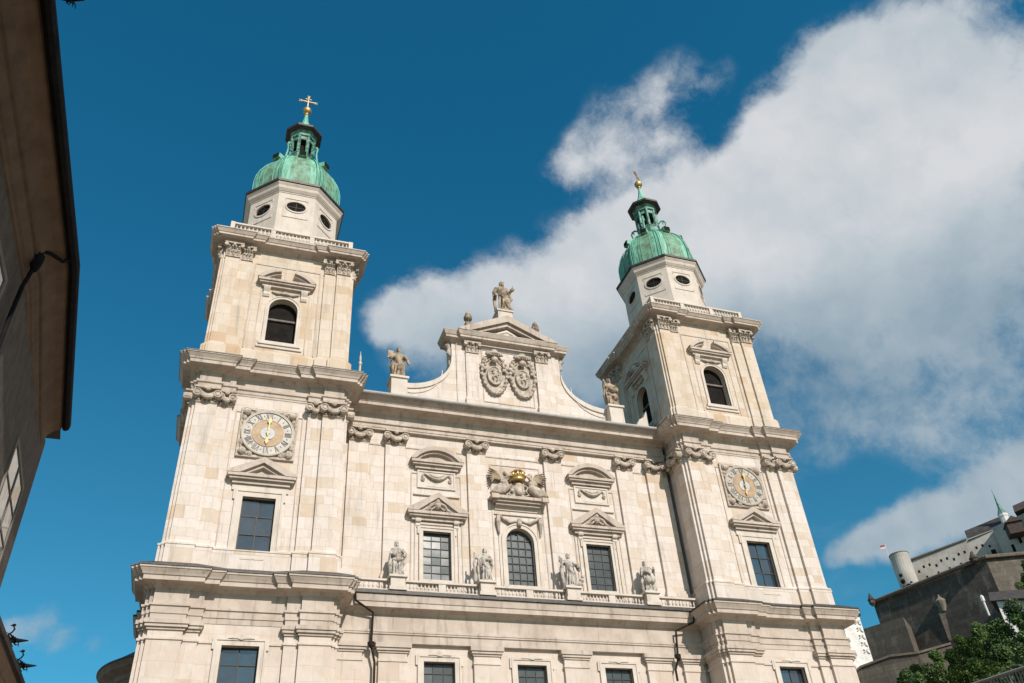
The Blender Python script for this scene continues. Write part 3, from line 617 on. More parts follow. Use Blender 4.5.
    # --- dome: eight curved copper faces with raised ribs
    prof = [(3.9, 62.1), (3.98, 62.7), (4.03, 63.5), (4.02, 64.4), (3.9, 65.2), (3.68, 66.0), (3.36, 66.75), (2.94, 67.4), (2.42, 68.0), (1.85, 68.5), (1.35, 68.9)]
    dm = MB()
    def oring(r, z, bulge=.0):
        out = []
        for k in range(8):
            a0 = -math.pi/2 - math.pi/8 + math.pi/4 * k
            for j in range(4):
                a = a0 + math.pi/4 * j / 4; q = abs(j / 4 - .5) * 2
                rr = r * (1 + .052 * q * q) + (.0)
                out.append((cx + rr * math.cos(a), TY + rr * math.sin(a), z))
        return out
    dm.loft([oring(r_, z) for r_, z in prof]); do = dm.build('dome', 'copper', cath)
    for k in range(8):
        a = -math.pi/2 - math.pi/8 + math.pi/4 * k
        rb = MB(); rb.tube([(cx + (r_ * 1.052) * math.cos(a), TY + (r_ * 1.052) * math.sin(a), z) for r_, z in prof], .10, 6); rb.build('rib', 'copper', do, smooth=True)
        am = a + math.pi / 8     # older brown sheet down the middle of each face, with seams
        st = MB(); st.M = T((cx, TY, 0)) @ RZ(am + math.pi / 2)
        ww = [.23 * r_ for r_, z in prof]
        vs = []; 
        for (r_, z), wd in zip(prof[:-1], ww): vs += [(-wd, -r_ - .015, z + .01), (wd, -r_ - .015, z + .01)]
        fs = [(2*i, 2*i+1, 2*i+3, 2*i+2) for i in range(len(prof) - 2)]
        st.add([(x, y + .06, z) for x, y, z in vs], fs)
        nn = len(st.v); st.add(vs, fs)
        st.build('copper_sheet', 'copper_old', do)
        sm = MB(); sm.M = st.M
        for q in (-.62, -.23, .23, .62) if k % 2 == 0 else (-.55, -.23, .23, .55):
            sm.tube([(q * r_ * .62, -r_ * (1 - .0 * abs(q)) - .03 - (.03 * q * q * r_), z) for r_, z in prof], .035, 4)
        sm.build('seam', 'copper', do)
        ht = MB(); ht.M = st.M; ht.loft([[(-.4, -3.5, 67.15), (.4, -3.5, 67.15), (.4, -2.3, 67.15), (-.4, -2.3, 67.15)], [(-.4, -3.42, 67.72), (.4, -3.42, 67.72), (.4, -2.3, 67.95), (-.4, -2.3, 67.95)]]); ho = ht.build('hatch', 'copper', do)
        ht = MB(); ht.M = st.M; ht.box(-.34, .34, -3.54, -3.3, 67.17, 67.68); ht.build('hatch_opening', 'void', do)
    # --- lantern
    ln = MB(); c0 = (cx, TY, 0); PH = -math.pi/2 - math.pi/8
    ln.lathe([(1.45, 68.85), (1.5, 69.0), (1.5, 69.2), (1.36, 69.3), (1.28, 69.35), (1.28, 70.1), (1.36, 70.15), (1.36, 70.25), (.9, 70.3)], c0, 8, PH)
    for k in range(8):
        a = PH + math.pi/4 * k
        ln.tube([(cx + 1.2 * math.cos(a), TY + 1.2 * math.sin(a), 70.2), (cx + 1.2 * math.cos(a), TY + 1.2 * math.sin(a), 72.9)], .16, 6)
        a2 = a + math.pi / 8; ln.M = T((cx, TY, 0)) @ RZ(a2 + math.pi/2)
        for s_ in (-1, 1): ln.box(min(s_*.28, s_*.40), max(s_*.28, s_*.40), -1.12, -.98, 70.2, 72.85)
        ln.box(-.28, .28, -1.12, -1.0, 72.3, 72.85); ln.M = Matrix.Identity(4)
    ln.lathe([(1.25, 72.8), (1.38, 72.85), (1.38, 73.05), (1.28, 73.1), (1.28, 73.35), (1.4, 73.5), (1.5, 73.6)], c0, 8, PH)
    lo = ln.build('lantern', 'copper_dark', cath)
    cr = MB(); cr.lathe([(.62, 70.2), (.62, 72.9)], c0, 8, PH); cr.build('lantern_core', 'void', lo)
    rf = MB(); rf.lathe([(1.85, 73.9), (1.93, 73.97), (1.5, 74.25), (1.05, 74.7), (.72, 75.2), (.48, 75.8), (.30, 76.5), (.2, 77.2), (.15, 77.9)], c0, 8, PH)
    rf.mi = [0] * len(rf.mi); ro = rf.build('lantern_roof', 'copper', lo)
    ud = MB(); ud.lathe([(1.3, 73.52), (1.93, 73.66), (1.97, 73.7), (1.97, 73.96), (1.8, 74.0)], c0, 8, PH); ud.build('brim', 'lead', lo)
    for k in range(4):
        a = math.pi / 2 * k + math.pi / 4
        br = MB(); br.M = T((cx, TY, 0)) @ RZ(a)
        br.tube([(1.3, 0, 70.9), (1.6, 0, 71.15), (1.95, 0, 71.05), (2.1, 0, 70.7), (2.0, 0, 70.1), (2.05, 0, 69.5), (2.2, 0, 68.6)], [.09, .11, .11, .09, .08, .09, .1], 6)
        br.tube([(1.95, 0, 70.9), (1.75, 0, 70.8), (1.8, 0, 70.6)], .07, 5); br.build('bracket', 'copper', lo)
    fn = MB(); fn.lathe([(.22, 77.6), (.26, 77.75), (.16, 77.85), (.12, 78.0)], c0, 10)
    fn.lathe([(.02 + .46 * math.sin(math.pi*j/10), 78.33 - .46 * math.cos(math.pi*j/10)) for j in range(11)], c0, 16); fn.smooth = True
    fo = fn.build('finial_ball', 'gold', cath, smooth=True)
    x_ = MB(); x_.M = T((cx, TY, 79.6)) @ (RZ(0) if sx < 0 else RZ(R(38)))
    x_.box(-.06, .06, -.05, .05, -.85, 1.15); x_.box(-.82, .82, -.052, .052, .29, .41)
    for (x, z) in ((-.85, .35), (.85, .35), (0, 1.2)):
        x_.ell((x, 0, z), (.11, .07, .11), 8, 6); 
        for dx, dz in ((.1, .13), (-.1, .13), (.1, -.13), (-.1, -.13)): x_.ell((x + dx, 0, z + dz), (.07, .06, .07), 6, 4)
    x_.box(-.32, .32, -.05, .05, .72, .82); x_.ell((0, 0, -.72), (.15, .15, .2), 8, 6)
    x_.build('cross', 'gold_dull', cath)
for s in (-1, 1): tower(s)

# --- centre of the front
YC, YP = 2.66, 2.42          # upper wall and pilaster planes
Y1, YP1 = 2.16, 1.9          # lower wall and pilaster planes
b = MB(); b.box(-14.35, 14.35, YC, 4.6, 23.2, 37.42); up = b.build('facade_wall', 'ashlar', cath)
c = MB()
for x in (-6.68, 6.68): c.box(x - 1.08, x + 1.08, 2, 3.5, 25.3, 29.1)
c.arch(0, 1.14, 25.25, 29.95, 2, 3.5)
cut(up, c)
b = MB(); b.box(-14.3, 14.3, Y1, 4.62, 0, 20.36); lw = b.build('facade_wall', 'ashlar_low', cath)
c = MB()
for x, h in ((-6.75, 1.1), (0, 1.1), (6.75, 1.1)):
    c.box(x - h, x + h, 1, 3, 15.0, 19.3); c.arch(x, 2.1, -1, 10.5, 0, 4.2)
cut(lw, c)
for x in (-6.75, 0, 6.75):
    window_rect(cath, x, Y1, 15.0, 19.3, 1.1, 3, 6, .3, .36)
    k_ = MB(); k_.M = T((x, Y1, 0)); k_.prism([(-.8, 19.7), (-.25, 19.7), (0, 19.62), (.25, 19.7), (.8, 19.7), (.3, 19.86), (0, 19.98), (-.3, 19.86)], -.22, .05); k_.build('keystone', 'trim_light', cath)
    g = MB(); g.arch(x, 2.05, .0, 10.4, 3.6, 3.75); g.build('portal_grille', 'bars', cath)
    a_ = MB(); a_.M = T((x, Y1, 0)); q = lambda r: [(r, 0)] + [(r * math.cos(math.pi*j/16), 8.4 + r * math.sin(math.pi*j/16)) for j in range(17)] + [(-r, 0)]
    a_.band(q(2.1), q(2.5), -.15, .1); a_.build('portal_arch', 'trim', cath)
for x, hw in ((-12.95, .85), (-10.02, .97), (-3.38, .95), (3.38, .95), (10.02, .97), (12.95, .85)):
    p = MB(); p.box(x - hw, x + hw, YP1, Y1 + .05, 0, 20.355); p.box(x - hw - .15, x + hw + .15, YP1 - .15, Y1 + .04, 0, 2.2); p.box(x - hw - .05, x + hw + .05, YP1 - .06, Y1 + .04, 19.15, 19.3)
    p.build('pilaster', 'ashlar_low', cath)
    cp = MB()
    for off, z0, z1 in ((.08, 19.72, 19.86), (.18, 19.86, 20.03), (.27, 20.033, 20.34)): cp.box(x - hw - off, x + hw + off, YP1 - off, Y1 + .03, z0, z1)
    cp.build('capital', 'trim', cath)
e = MB(); e.sweep([(-14.3, YP1), (14.3, YP1)], [(0, 20.36), (.04, 20.38), (.04, 20.9), (.12, 20.94), (.12, 21.05), (.16, 21.06), (.16, 21.2), (.0, 21.24), (.0, 22.3), (.1, 22.36), (.26, 22.55), (.3, 22.57), (.66, 22.6), (.66, 22.95), (.72, 22.97), (.80, 23.4), (.80, 23.45), (-2, 23.46)], False)
e.box(-14.3, 14.3, YP1 + .002, Y1 + 2, 20.365, 23.44); e.build('cornice', 'trim', cath)
e = MB(); e.sweep([(-14.3, YP1), (14.3, YP1)], [(.70, 23.463), (.92, 23.47), (.92, 23.72), (-.6, 23.74)], False); e.box(-14.3, 14.3, 1.3, YC + .1, 23.5, 23.82); e.build('gutter', 'lead', cath)
# downpipes
for pts in ([(-12.92, .95, 23.5), (-12.85, .98, 22.85), (-11.54, 1.5, 22.27), (-11.58, 1.62, 20.1), (-11.3, 1.66, 19.0), (-11.28, 1.66, 0)],
            [(13.25, .95, 23.4), (13.1, .98, 22.6), (11.72, 1.5, 22.05), (11.55, 1.6, 20.2), (11.55, 1.62, 20.0), (11.2, 1.66, 19.2), (11.2, 1.66, 18.4)]):
    p = MB(); p.tube(pts, .085, 8); po = p.build('downpipe', 'pipe', cath)
    h = MB(); h.lathe([(.08, 19.85), (.2, 20.0), (.22, 20.28), (.1, 20.32)], (pts[3][0], 1.55, 0), 8); h.build('hopper', 'pipe', po)
# balustrade in five bays between four pedestals
PED = [-9.95, -3.38, 3.38, 9.95]; YB = 1.5
for x in PED:
    p = MB(); p.box(x - .62, x + .62, YB - .62, YB + .62, 23.75, 24.0); p.box(x - .52, x + .52, YB - .52, YB + .52, 24.0, 24.68); p.box(x - .66, x + .66, YB - .66, YB + .66, 24.683, 24.84)
    p.build('pedestal', 'trim_light', cath)
edges = [-13.9] + [v for x in PED for v in (x - .56, x + .56)] + [13.9]
for i in range(0, len(edges), 2):
    a, b_ = edges[i], edges[i + 1]; p = MB(); mid = (a + b_) / 2
    p.box(a, b_, YB - .16, YB + .16, 23.78, 23.93); p.box(a, b_, YB - .19, YB + .19, 24.50, 24.64)
    if b_ - a > 4:
        p.box(mid - .27, mid + .27, YB - .15, YB + .15, 23.93, 24.5); baluster_row(p, (a, YB, 0), (mid - .27, YB, 0), 9, 23.93, 24.5, .085); baluster_row(p, (mid + .27, YB, 0), (b_, YB, 0), 9, 23.93, 24.5, .085)
    else: baluster_row(p, (a, YB, 0), (b_, YB, 0), 11, 23.93, 24.5, .085)
    p.build('balustrade', 'trim_light', cath)
# giant pilasters of the upper storey
for x in (-12.95, -10.05, -3.35, 3.35, 10.05, 12.95):
    hw = .78
    p = MB(); p.box(x - hw, x + hw, YP, YC + .05, 25.6, 37.4); p.box(x - hw - .07, x + hw + .07, YP - .08, YC + .04, 25.35, 25.6); p.box(x - hw - .16, x + hw + .16, YP - .18, YC + .04, 23.8, 25.35); p.build('pilaster', 'ashlar', cath)
    capital_ionic(cath, T((0, 0, 0)), x - hw + .08, x + hw - .08, YP, 36.25, 37.36, .3)
e = MB(); e.box(-14.3, 14.3, YC - .055, YC + .02, 36.1, 36.2)
for x in (-6.7, 6.7, 0):
    e.band([(x - 2.1, 24), (x - 2.1, 35.4), (x + 2.1, 35.4), (x + 2.1, 24)], [(x - 2.18, 24), (x - 2.18, 35.48), (x + 2.18, 35.48), (x + 2.18, 24)], YC - .05, YC + .02) if x == 0 else e.band([(x - 1.95, 24), (x - 1.95, 33.9), (x + 1.95, 33.9), (x + 1.95, 24)], [(x - 2.03, 24), (x - 2.03, 34.0), (x + 2.03, 34.0), (x + 2.03, 24)], YC - .05, YC + .02)
e.build('wall_moulding', 'trim', cath)
e = MB(); e.sweep([(-14.2, YP), (14.2, YP)], cornice_prof(37.38, [(o_, z) for o_, z in ENT2]) + [(1.38, 39.9), (-2, 40.2)], False); e.box(-14.2, 14.2, YP + .002, 4.6, 37.385, 39.85); e.build('cornice', 'trim', cath)
g = MB(); g.tube([(-13.2, YP - 1.5, 39.86), (13.2, YP - 1.5, 39.86)], .16, 10); g.sweep([(-13.3, YP), (13.3, YP)], [(1.36, 39.93), (1.45, 39.94), (1.45, 39.98), (-.2, 40.5)], False); g.build('gutter', 'gutter', cath)
# windows of the upper storey
for x in (-6.68, 6.68):
    wo_, Mx = window_rect(cath, x, YC, 25.3, 29.1, 1.08, 3, 6, .22, .36)
    f = MB(); f.M = Mx; f.band([(-1.62, 24), (-1.62, 29.62), (1.62, 29.62), (1.62, 24)], [(-1.75, 24), (-1.75, 29.75), (1.75, 29.75), (1.75, 24)], -.1, .05)
    f.box(-1.5, 1.5, -.2, .05, 24.85, 25.05); f.build('surround', 'trim_light', wo_)
    for s in (-1, 1): console(wo_, Mx, s * 1.5, 0, 29.98, .36, .62, .36)
    po, zb = pediment(wo_, Mx, 0, 30.15, 2.35, 1.5, 0, 'tri', .3, .62)
    r_ = MB(); r_.M = Mx
    r_.ell((0, -.35, 31.2), (.3, .3, .4)); r_.ell((0, -.5, 31.35), (.18, .2, .22)); r_.ell((0, -.4, 31.75), (.3, .2, .16))
    for s in (-1, 1):
        r_.tube([(s * .25, -.35, 31.3), (s * .55, -.4, 31.1), (s * .8, -.35, 30.75), (s * 1.15, -.3, 30.68)], [.14, .16, .13, .07], 7); r_.tube([(s * .2, -.35, 31.0), (s * .5, -.4, 30.75), (s * .75, -.3, 30.95)], .08, 6)
    r_.build('cartouche', 'relief', po)
    # panel with swag under a segmental pediment
    Mp = T((x, YC, 0)); p = MB(); p.M = Mp
    p.box(-1.5, 1.5, -.06, .05, 32.75, 34.22)
    p.band([(-1.42, 32.85), (1.42, 32.85), (1.42, 34.1), (-1.42, 34.1)], [(-1.55, 32.7), (1.55, 32.7), (1.55, 34.25), (-1.55, 34.25)], -.12, .05, True)
    p.box(-1.85, 1.85, -.16, .05, 32.05, 32.16); p.box(-.85, .85, -.14, .05, 32.83, 32.93)
    pn = p.build('panel', 'trim_light', cath)
    f = MB(); f.M = Mp
    pts = [(-1.0 + .2 * k, -.16 - .06 * math.sin(math.pi * k / 10), 33.95 - .5 * math.sin(math.pi * k / 10)) for k in range(11)]
    f.tube(pts, [.05 + .09 * math.sin(math.pi * k / 10) for k in range(11)], 7); f.tube([(a, b_, c_ + .2 * 1) for a, b_, c_ in pts[2:-2]], .05, 5)
    for s in (-1, 1):
        f.tube([(s * 1.0, -.12, 33.95), (s * 1.15, -.14, 33.7), (s * 1.05, -.14, 33.45), (s * 1.2, -.12, 33.3)], [.1, .08, .1, .06], 6); f.tube([(s*1.1+.13*math.cos(a), -.14, 33.42+.13*math.sin(a)) for a in [k*math.pi/4 for k in range(8)]], .045, 5, True)
    f.build('festoon', 'relief', pn)
    pediment(cath, Mp, 0, 34.6, 2.1, 1.15, 0, 'seg', .34, .6)
# middle arched window
f = MB(); f.M = T((0, YC, 0)); arc = lambda r, z1=28.81, zb=25.25: [(r, zb)] + [(r * math.cos(math.pi*j/16), z1 + r * math.sin(math.pi*j/16)) for j in range(17)] + [(-r, zb)]
f.band(arc(1.14), arc(1.42), -.1, .1); f.band(arc(1.421), arc(1.54), -.16, .1); f.box(-1.6, 1.6, -.22, .05, 24.95, 25.24)
wo_ = f.build('window', 'trim_light', cath)
g = MB(); g.M = T((0, YC, 0)); g.arch(0, 1.2, 25.2, 30.0, .42, .48); g.build('pane', 'glass', wo_)
g = MB(); g.M = T((0, YC, 0))
for k in (1, 2, 3): g.box(-1.14 + .57 * k - .03, -1.14 + .57 * k + .03, .34, .39, 25.25, 29.9 - (.35 if k != 2 else 0))
for k in range(1, 7): g.box(-1.12, 1.12, .345, .385, 25.25 + .64 * k - .03, 25.25 + .64 * k + .03)
g.build('glazing_bars', 'bars', wo_)
f = MB(); f.M = T((0, YC, 0))
for s in (-1, 1):
    f.box(min(s*1.75, s*1.55), max(s*1.75, s*1.55), -.08, .05, 24, 31.2)
f.box(-2.0, 2.0, -.12, .05, 31.0, 31.1); f.box(-1.95, 1.95, -.1, .05, 31.4, 31.7)
f.build('surround', 'trim_light', wo_)
f = MB(); f.M = T((0, YC, 0)); f.ell((0, -.22, 30.35), (.22, .22, .4)); f.ell((0, -.3, 30.2), (.14, .16, .2))
for s in (-1, 1):
    f.tube([(s * .2, -.15, 30.5), (s * .8, -.2, 30.35), (s * 1.3, -.18, 30.6), (s * 1.7, -.2, 30.9)], [.08, .13, .1, .14], 7); f.tube([(s * 1.75, -.2, 30.8), (s * 1.78, -.24, 30.3), (s * 1.75, -.15, 29.6)], [.18, .2, .1], 7)
    f.tube([(s * 1.75, -.2, 29.6), (s * 1.7, -.2, 29.3)], [.1, .04], 6)
f.build('festoon', 'relief', wo_)
lg = MB(); lg.M = T((0, YC, 0)); lg.box(-1.95, 1.95, -.45, .05, 31.7, 31.9); lg.box(-2.15, 2.15, -.65, .05, 31.903, 32.1); lg.box(-2.4, 2.4, -.85, .05, 32.103, 32.35)
for s in (-1, 1): lg.box(min(s*2.42, s*1.85), max(s*2.42, s*1.85), -.98, -.8, 32.0, 32.38)
ledge = lg.build('window_ledge', 'trim', cath)
# two winged figures holding a crown over a cartouche
def angel(s):
    a = MB(); a.M = T((0, YC - .45, 32.35)) @ Matrix.Diagonal((s, 1, 1, 1))
    a.ell((1.2, -.05, 1.35), (.34, .28, .46)); a.ell((1.02, -.25, 1.98), (.19, .21, .24)); a.ell((1.08, -.14, 2.06), (.22, .2, .22)); a.tube([(1.15, -.1, 1.65), (1.05, -.18, 1.88)], .12, 7)
    a.tube([(1.1, -.2, 1.6), (.85, -.4, 1.75), (.55, -.3, 2.05)], [.14, .11, .08], 7); a.tube([(1.4, -.1, 1.55), (1.5, -.35, 1.2), (1.05, -.5, 1.1)], [.14, .11, .08], 7)
    # draped legs trailing to the outer corner
    a.tube([(1.25, -.1, 1.1), (1.05, -.3, .75), (1.4, -.35, .35), (1.9, -.2, .15)], [.36, .34, .26, .16], 9)
    a.tube([(1.3, 0, 1.0), (1.75, -.2, .65), (2.1, -.25, .35), (2.45, -.2, .1)], [.34, .3, .22, .12], 9)
    for k in range(6): a.tube([(1.1 + .1 * k, -.45, 1.0 - .05 * k), (1.2 + .16 * k, -.55, .6), (1.45 + .2 * k, -.42, .15)], [.06, .08, .05], 5)
    o = a.build('angel_figure', 'relief', ledge)
    remesh(o, .045, 1)
    wg = MB(); wg.M = T((0, YC - .25, 32.35)) @ Matrix.Diagonal((s, 1, 1, 1))
    for k in range(7):
        t_ = k / 6; wg.tube([(1.35, 0, 1.7), (1.75 + .25 * t_, -.05, 2.3 - .6 * t_), (2.1 + .45 * (1 - abs(t_ - .35)), -.3, 2.45 - 1.25 * t_)], [.12, .13, .05], 6)
    wg.build('wing', 'statue_brown', o)
for s in (-1, 1): angel(s)
c_ = MB(); c_.M = T((0, YC - .4, 32.35)); c_.ell((0, 0, .75), (.62, .3, .75)); c_.ell((0, -.2, .75), (.42, .25, .55)); c_.ell((0, -.35, .35), (.28, .2, .28)); c_.ell((0, -.3, 1.1), (.3, .16, .25))
for s in (-1, 1): c_.tube([(s * .5, -.1, 1.2), (s * .85, -.15, .95), (s * .6, -.2, .6), (s * .9, -.15, .3), (s * .3, -.1, .12)], .1, 6)
remesh(c_.build('cartouche', 'relief', ledge), .05)
c_ = MB(); c_.M = T((0, YC - .6, 33.75)); n = 20
c_.lathe([(.55, 0), (.6, .06), (.58, .2), (.66, .4)], n=n)
for k in range(10):
    a = 2 * math.pi * k / 10; c_.ell((.64 * math.cos(a), .64 * math.sin(a), .5), (.1, .1, .16), 6, 5)
    c_.tube([(.6 * math.cos(a), .6 * math.sin(a), .4), (.62 * math.cos(a), .62 * math.sin(a), .75), (.3 * math.cos(a), .3 * math.sin(a), 1.0), (0, 0, .95)], .05, 5)
c_.ell((0, 0, 1.05), (.12, .12, .14), 8, 6); c_.build('crown', 'gold', ledge)

# --- gable
GY = 2.62
def scroll_side():
    pts = []
    # concave curve from the cornice down to the statue pedestals
    for k in range(15):
        a = math.pi / 2 * k / 14
        pts.append((5.15 + 4.15 * (1 - math.cos(a)), 45.6 - 3.35 * math.sin(a)))
    return pts
sp = scroll_side()
b = MB()
right = [(9.35, 40.0), (9.35, 42.2)] + sp[::-1] + [(5.2, 47.7)]
b.prism(xz_pts_mirror(right)[::-1][::-1] + [] if False else [(-9.35, 40.0), (9.35, 40.0), (9.35, 42.2)] + sp[::-1] + [(5.15, 47.7), (-5.15, 47.7)] + [(-x, z) for x, z in sp] + [(-9.35, 42.2)], GY, 4.2)
gb = b.build('gable_wall', 'ashlar', cath)
for s in (-1, 1):
    e = MB(); e.M = Matrix.Diagonal((s, 1, 1, 1))
    # coping along the curve plus inner moulding line
    e.band([(9.4, 42.12)] + [(x - .0, z - .35) for x, z in sp[::-1]], [(9.4, 42.35)] + [(x + .05, z + .12) for x, z in sp[::-1]], GY - .12, 4.25)
    e.band([(9.0, 41.45)] + [(6.0 + 3.0 * (1 - math.cos(a)) , 44.2 - 2.75 * math.sin(a)) for a in [math.pi/2 * k / 10 for k in range(10, -1, -1)]], [(9.0, 41.52)] + [(6.06 + 3.0 * (1 - math.cos(a)), 44.26 - 2.75 * math.sin(a)) for a in [math.pi/2 * k / 10 for k in range(10, -1, -1)]], GY - .07, GY + .05)
    e.build('scroll_coping', 'trim_light', gb)
    v = MB(); v.M = Matrix.Diagonal((s, 1, 1, 1)) @ T((5.15, 0, 0))
    v.tube([(.1, GY + .3, 47.5), (.35, GY + .3, 47.2), (.15, GY + .3, 46.9), (.2, GY + .3, 46.4), (-.05, GY + .3, 46.1)], [.22, .3, .2, .22, .1], 8); v.tube([(.12, GY + .3, 45.6), (.05, GY + .3, 45.1)], [.12, .18], 7)
    v.build('volute', 'capital', gb)
    p = MB(); p.M = Matrix.Diagonal((s, 1, 1, 1)); p.box(2.72, 3.92, GY - .25, GY + .05, 41.6, 47.49); p.box(2.62, 4.02, GY - .35, GY + .04, 40.2, 41.6); p.box(3.93, 4.75, GY - .1, GY + .05, 40.2, 47.49)
    p.build('pilaster', 'ashlar', gb)
    capital_leaf(gb, Matrix.Diagonal((s, 1, 1, 1)), 2.76, 3.88, GY - .25, 46.5, 47.5)
    pass
    p = MB(); p.box(s * 9.95 - .68, s * 9.95 + .68, 1.85, 3.25, 40.1, 42.3); p.box(s * 9.95 - .8, s * 9.95 + .8, 1.72, 3.35, 42.303, 42.5); p.build('pedestal', 'trim_light', cath)
p = MB(); p.band([(-2.3, 41.6), (2.3, 41.6), (2.3, 47.1), (-2.3, 47.1)], [(-2.38, 41.52), (2.38, 41.52), (2.38, 47.18), (-2.38, 47.18)], GY - .05, GY + .03, True); p.build('wall_moulding', 'trim', gb)
# gable entablature with breaks, then the pediment
path = [(-5.2, 4.15), (-5.2, GY), (-3.95, GY), (-3.95, GY - .27), (3.95, GY - .27), (3.95, GY), (5.2, GY), (5.2, 4.15)]
CP3 = [(0, 47.5), (.06, 47.52), (.06, 47.58), (.2, 47.66), (.26, 47.68), (.58, 47.7), (.58, 47.92), (.64, 47.94), (.70, 48.05), (.80, 48.28), (.82, 48.3), (.82, 48.38)]
e = MB(); e.sweep(path, CP3, False); e.box(-5.15, 5.15, GY + .05, 4.2, 47.5, 48.34); ge = e.build('gable_cornice', 'trim', gb)
q = MB(); zb, za = 48.33, 50.62; yf = GY - .27
q.prism([(-4.75, zb), (-3.65, zb + .0), (0, za - .62), (3.65, zb), (4.75, zb), (4.75, zb + .14), (0, za + .12), (-4.75, zb + .14)], yf - .86, 4.3)
q.prism([(-4.3, zb), (-3.0, zb), (0, za - 1.0), (3.0, zb), (4.3, zb), (0, za - .5)], yf - .6, 4.2)
q.build('raking_cornice', 'trim', gb)
q = MB(); q.prism([(-4.0, zb - .01), (4.0, zb - .01), (0, za - .6)], yf + .02, 4.1); q.tube([(-1.6, yf, zb + .3), (-.8, yf - .1, zb + .55), (0, yf - .12, zb + .85), (.8, yf - .1, zb + .55), (1.6, yf, zb + .3)], [.08, .2, .3, .2, .08], 7); q.ell((0, yf - .1, zb + .5), (.45, .25, .35)); q.build('tympanum', 'trim_light', gb)
p = MB(); p.box(-.7, .7, 2.0, 3.4, 49.9, 51.6); p.box(-.8, .8, 1.9, 3.5, 51.603, 51.78); p.build('pedestal', 'trim_light', cath)
for s in (-1, 1):
    u = MB(); u.M = T((s * 3.34, 3.1, 49.75))
    u.box(-.32, .32, -.32, .32, 0, .55)
    u.lathe([(.2, .55), (.3, .6), (.12, .75), (.15, .82), (.38, 1.05), (.42, 1.25), (.3, 1.45), (.34, 1.5), (.2, 1.58), (.24, 1.75), (.16, 1.95), (.03, 2.1)], n=10)
    u.build('urn', 'statue_brown', gb)
# coats of arms: scrolled cartouches under tasselled hats
def arms(x, seed):
    rnd = random.Random(seed); a = MB(); a.M = T((x, GY, 44.55)); H_, W_ = 2.1, 1.15
    n = 26
    shp = lambda k, f=1.: ((W_ * f) * math.sin(2*math.pi*k/n) * (1 + .12 * math.cos(2*math.pi*k/n)), H_ * .98 * f * math.cos(2*math.pi*k/n) - .1)
    a.prism([shp(k)[:2] for k in range(n)][::-1], -.10, .05)
    a.tube([(*[shp(k)[0]], -.16, shp(k)[1]) for k in range(n)], .11, 7, True)
    for k in range(26):
        th = 2 * math.pi * k / 26; x_, z_ = shp(k * n / 26, 1.0)
        if z_ > 1.5: continue
        a.ell((x_ * 1.02, -.22, z_), (rnd.uniform(.13, .24), .2, rnd.uniform(.13, .22)), 7, 5)
        if k % 2: a.tube([(x_, -.2, z_), (x_ * 1.22, -.28, z_ + .12), (x_ * 1.12, -.3, z_ + .28)], [.08, .08, .05], 5)
    # inner oval shield
    a.tube([(.62 * math.sin(2*math.pi*k/20), -.28, -.25 + .95 * math.cos(2*math.pi*k/20)) for k in range(20)], .09, 6, True)
    a.ell((0, -.12, -.25), (.62, .22, .95), 14, 8)
    # rampant beast and split field on the shield
    a.ell((.02, -.36, -.1), (.16, .16, .3), 9, 7); a.ell((-.1, -.42, .28), (.14, .14, .15), 8, 6); a.tube([(-.08, -.38, .05), (-.3, -.44, .2), (-.4, -.4, .12)], [.08, .06, .05], 6); a.tube([(-.05, -.38, -.1), (-.28, -.44, -.08)], [.08, .05], 6)
    a.tube([(.0, -.38, -.3), (-.2, -.44, -.5), (-.12, -.42, -.75)], [.11, .08, .05], 6); a.tube([(.1, -.38, -.35), (.25, -.44, -.55), (.15, -.42, -.85)], [.11, .08, .05], 6); a.tube([(.15, -.36, -.25), (.4, -.4, -.2), (.38, -.4, .15), (.28, -.4, .3)], [.06, .05, .05, .07], 6)
    for s in (-1, 1):
        a.tube([(s * .35, -.25, 1.55), (s * .8, -.3, 1.1), (s * .85, -.3, .6)], .06, 5)
        for (dx, dz) in ((.85, .75), (.95, .35), (.8, .35)): a.ell((s * dx, -.35, dz), (.13, .13, .18), 6, 5)
    o = a.build('coat_of_arms', 'relief', gb); remesh(o, .045, 1)
    h = MB(); h.M = T((x, GY, 44.55)); h.ell((0, -.35, 2.0), (.85, .4, .2), 14, 7); h.ell((0, -.4, 2.15), (.4, .34, .3), 10, 7)
    for k in range(9): h.ell((-.72 + .18 * k, -.5, 1.93 + .03 * (k % 2)), (.12, .16, .2), 6, 5)
    h.ell((0, -.45, 1.35), (.34, .3, .3), 9, 6); h.build('hat', 'capital', o)
arms(-1.3, 1); arms(1.36, 2)
# white pinnacle beside the left tower
p = MB(); p.lathe([(.28, 40.2), (.3, 41.8), (.2, 42.0), (.12, 42.2), (.1, 43.3), (.17, 43.45), (.17, 43.6), (.08, 43.75), (.12, 44.0), (.04, 44.5), (.02, 44.8)], (-13.22, 2.3, 0), 10); p.build('pinnacle', 'dial_white', cath)
# broken remains of a curved buttress against the right tower
p = MB(); p.prism([(12.0, 40.1), (13.9, 40.1), (13.9, 43.4), (13.5, 42.6), (13.0, 42.3), (12.6, 41.6), (12.2, 41.2)], 3.3, 4.1); p.build('buttress', 'trim_light', cath)
p = MB(); p.prism([(-13.9, 40.1), (-12.0, 40.1), (-12.2, 41.2), (-12.6, 41.6), (-13.0, 42.3), (-13.5, 42.6), (-13.9, 43.4)], 3.3, 4.1); p.build('buttress', 'trim_light', cath)
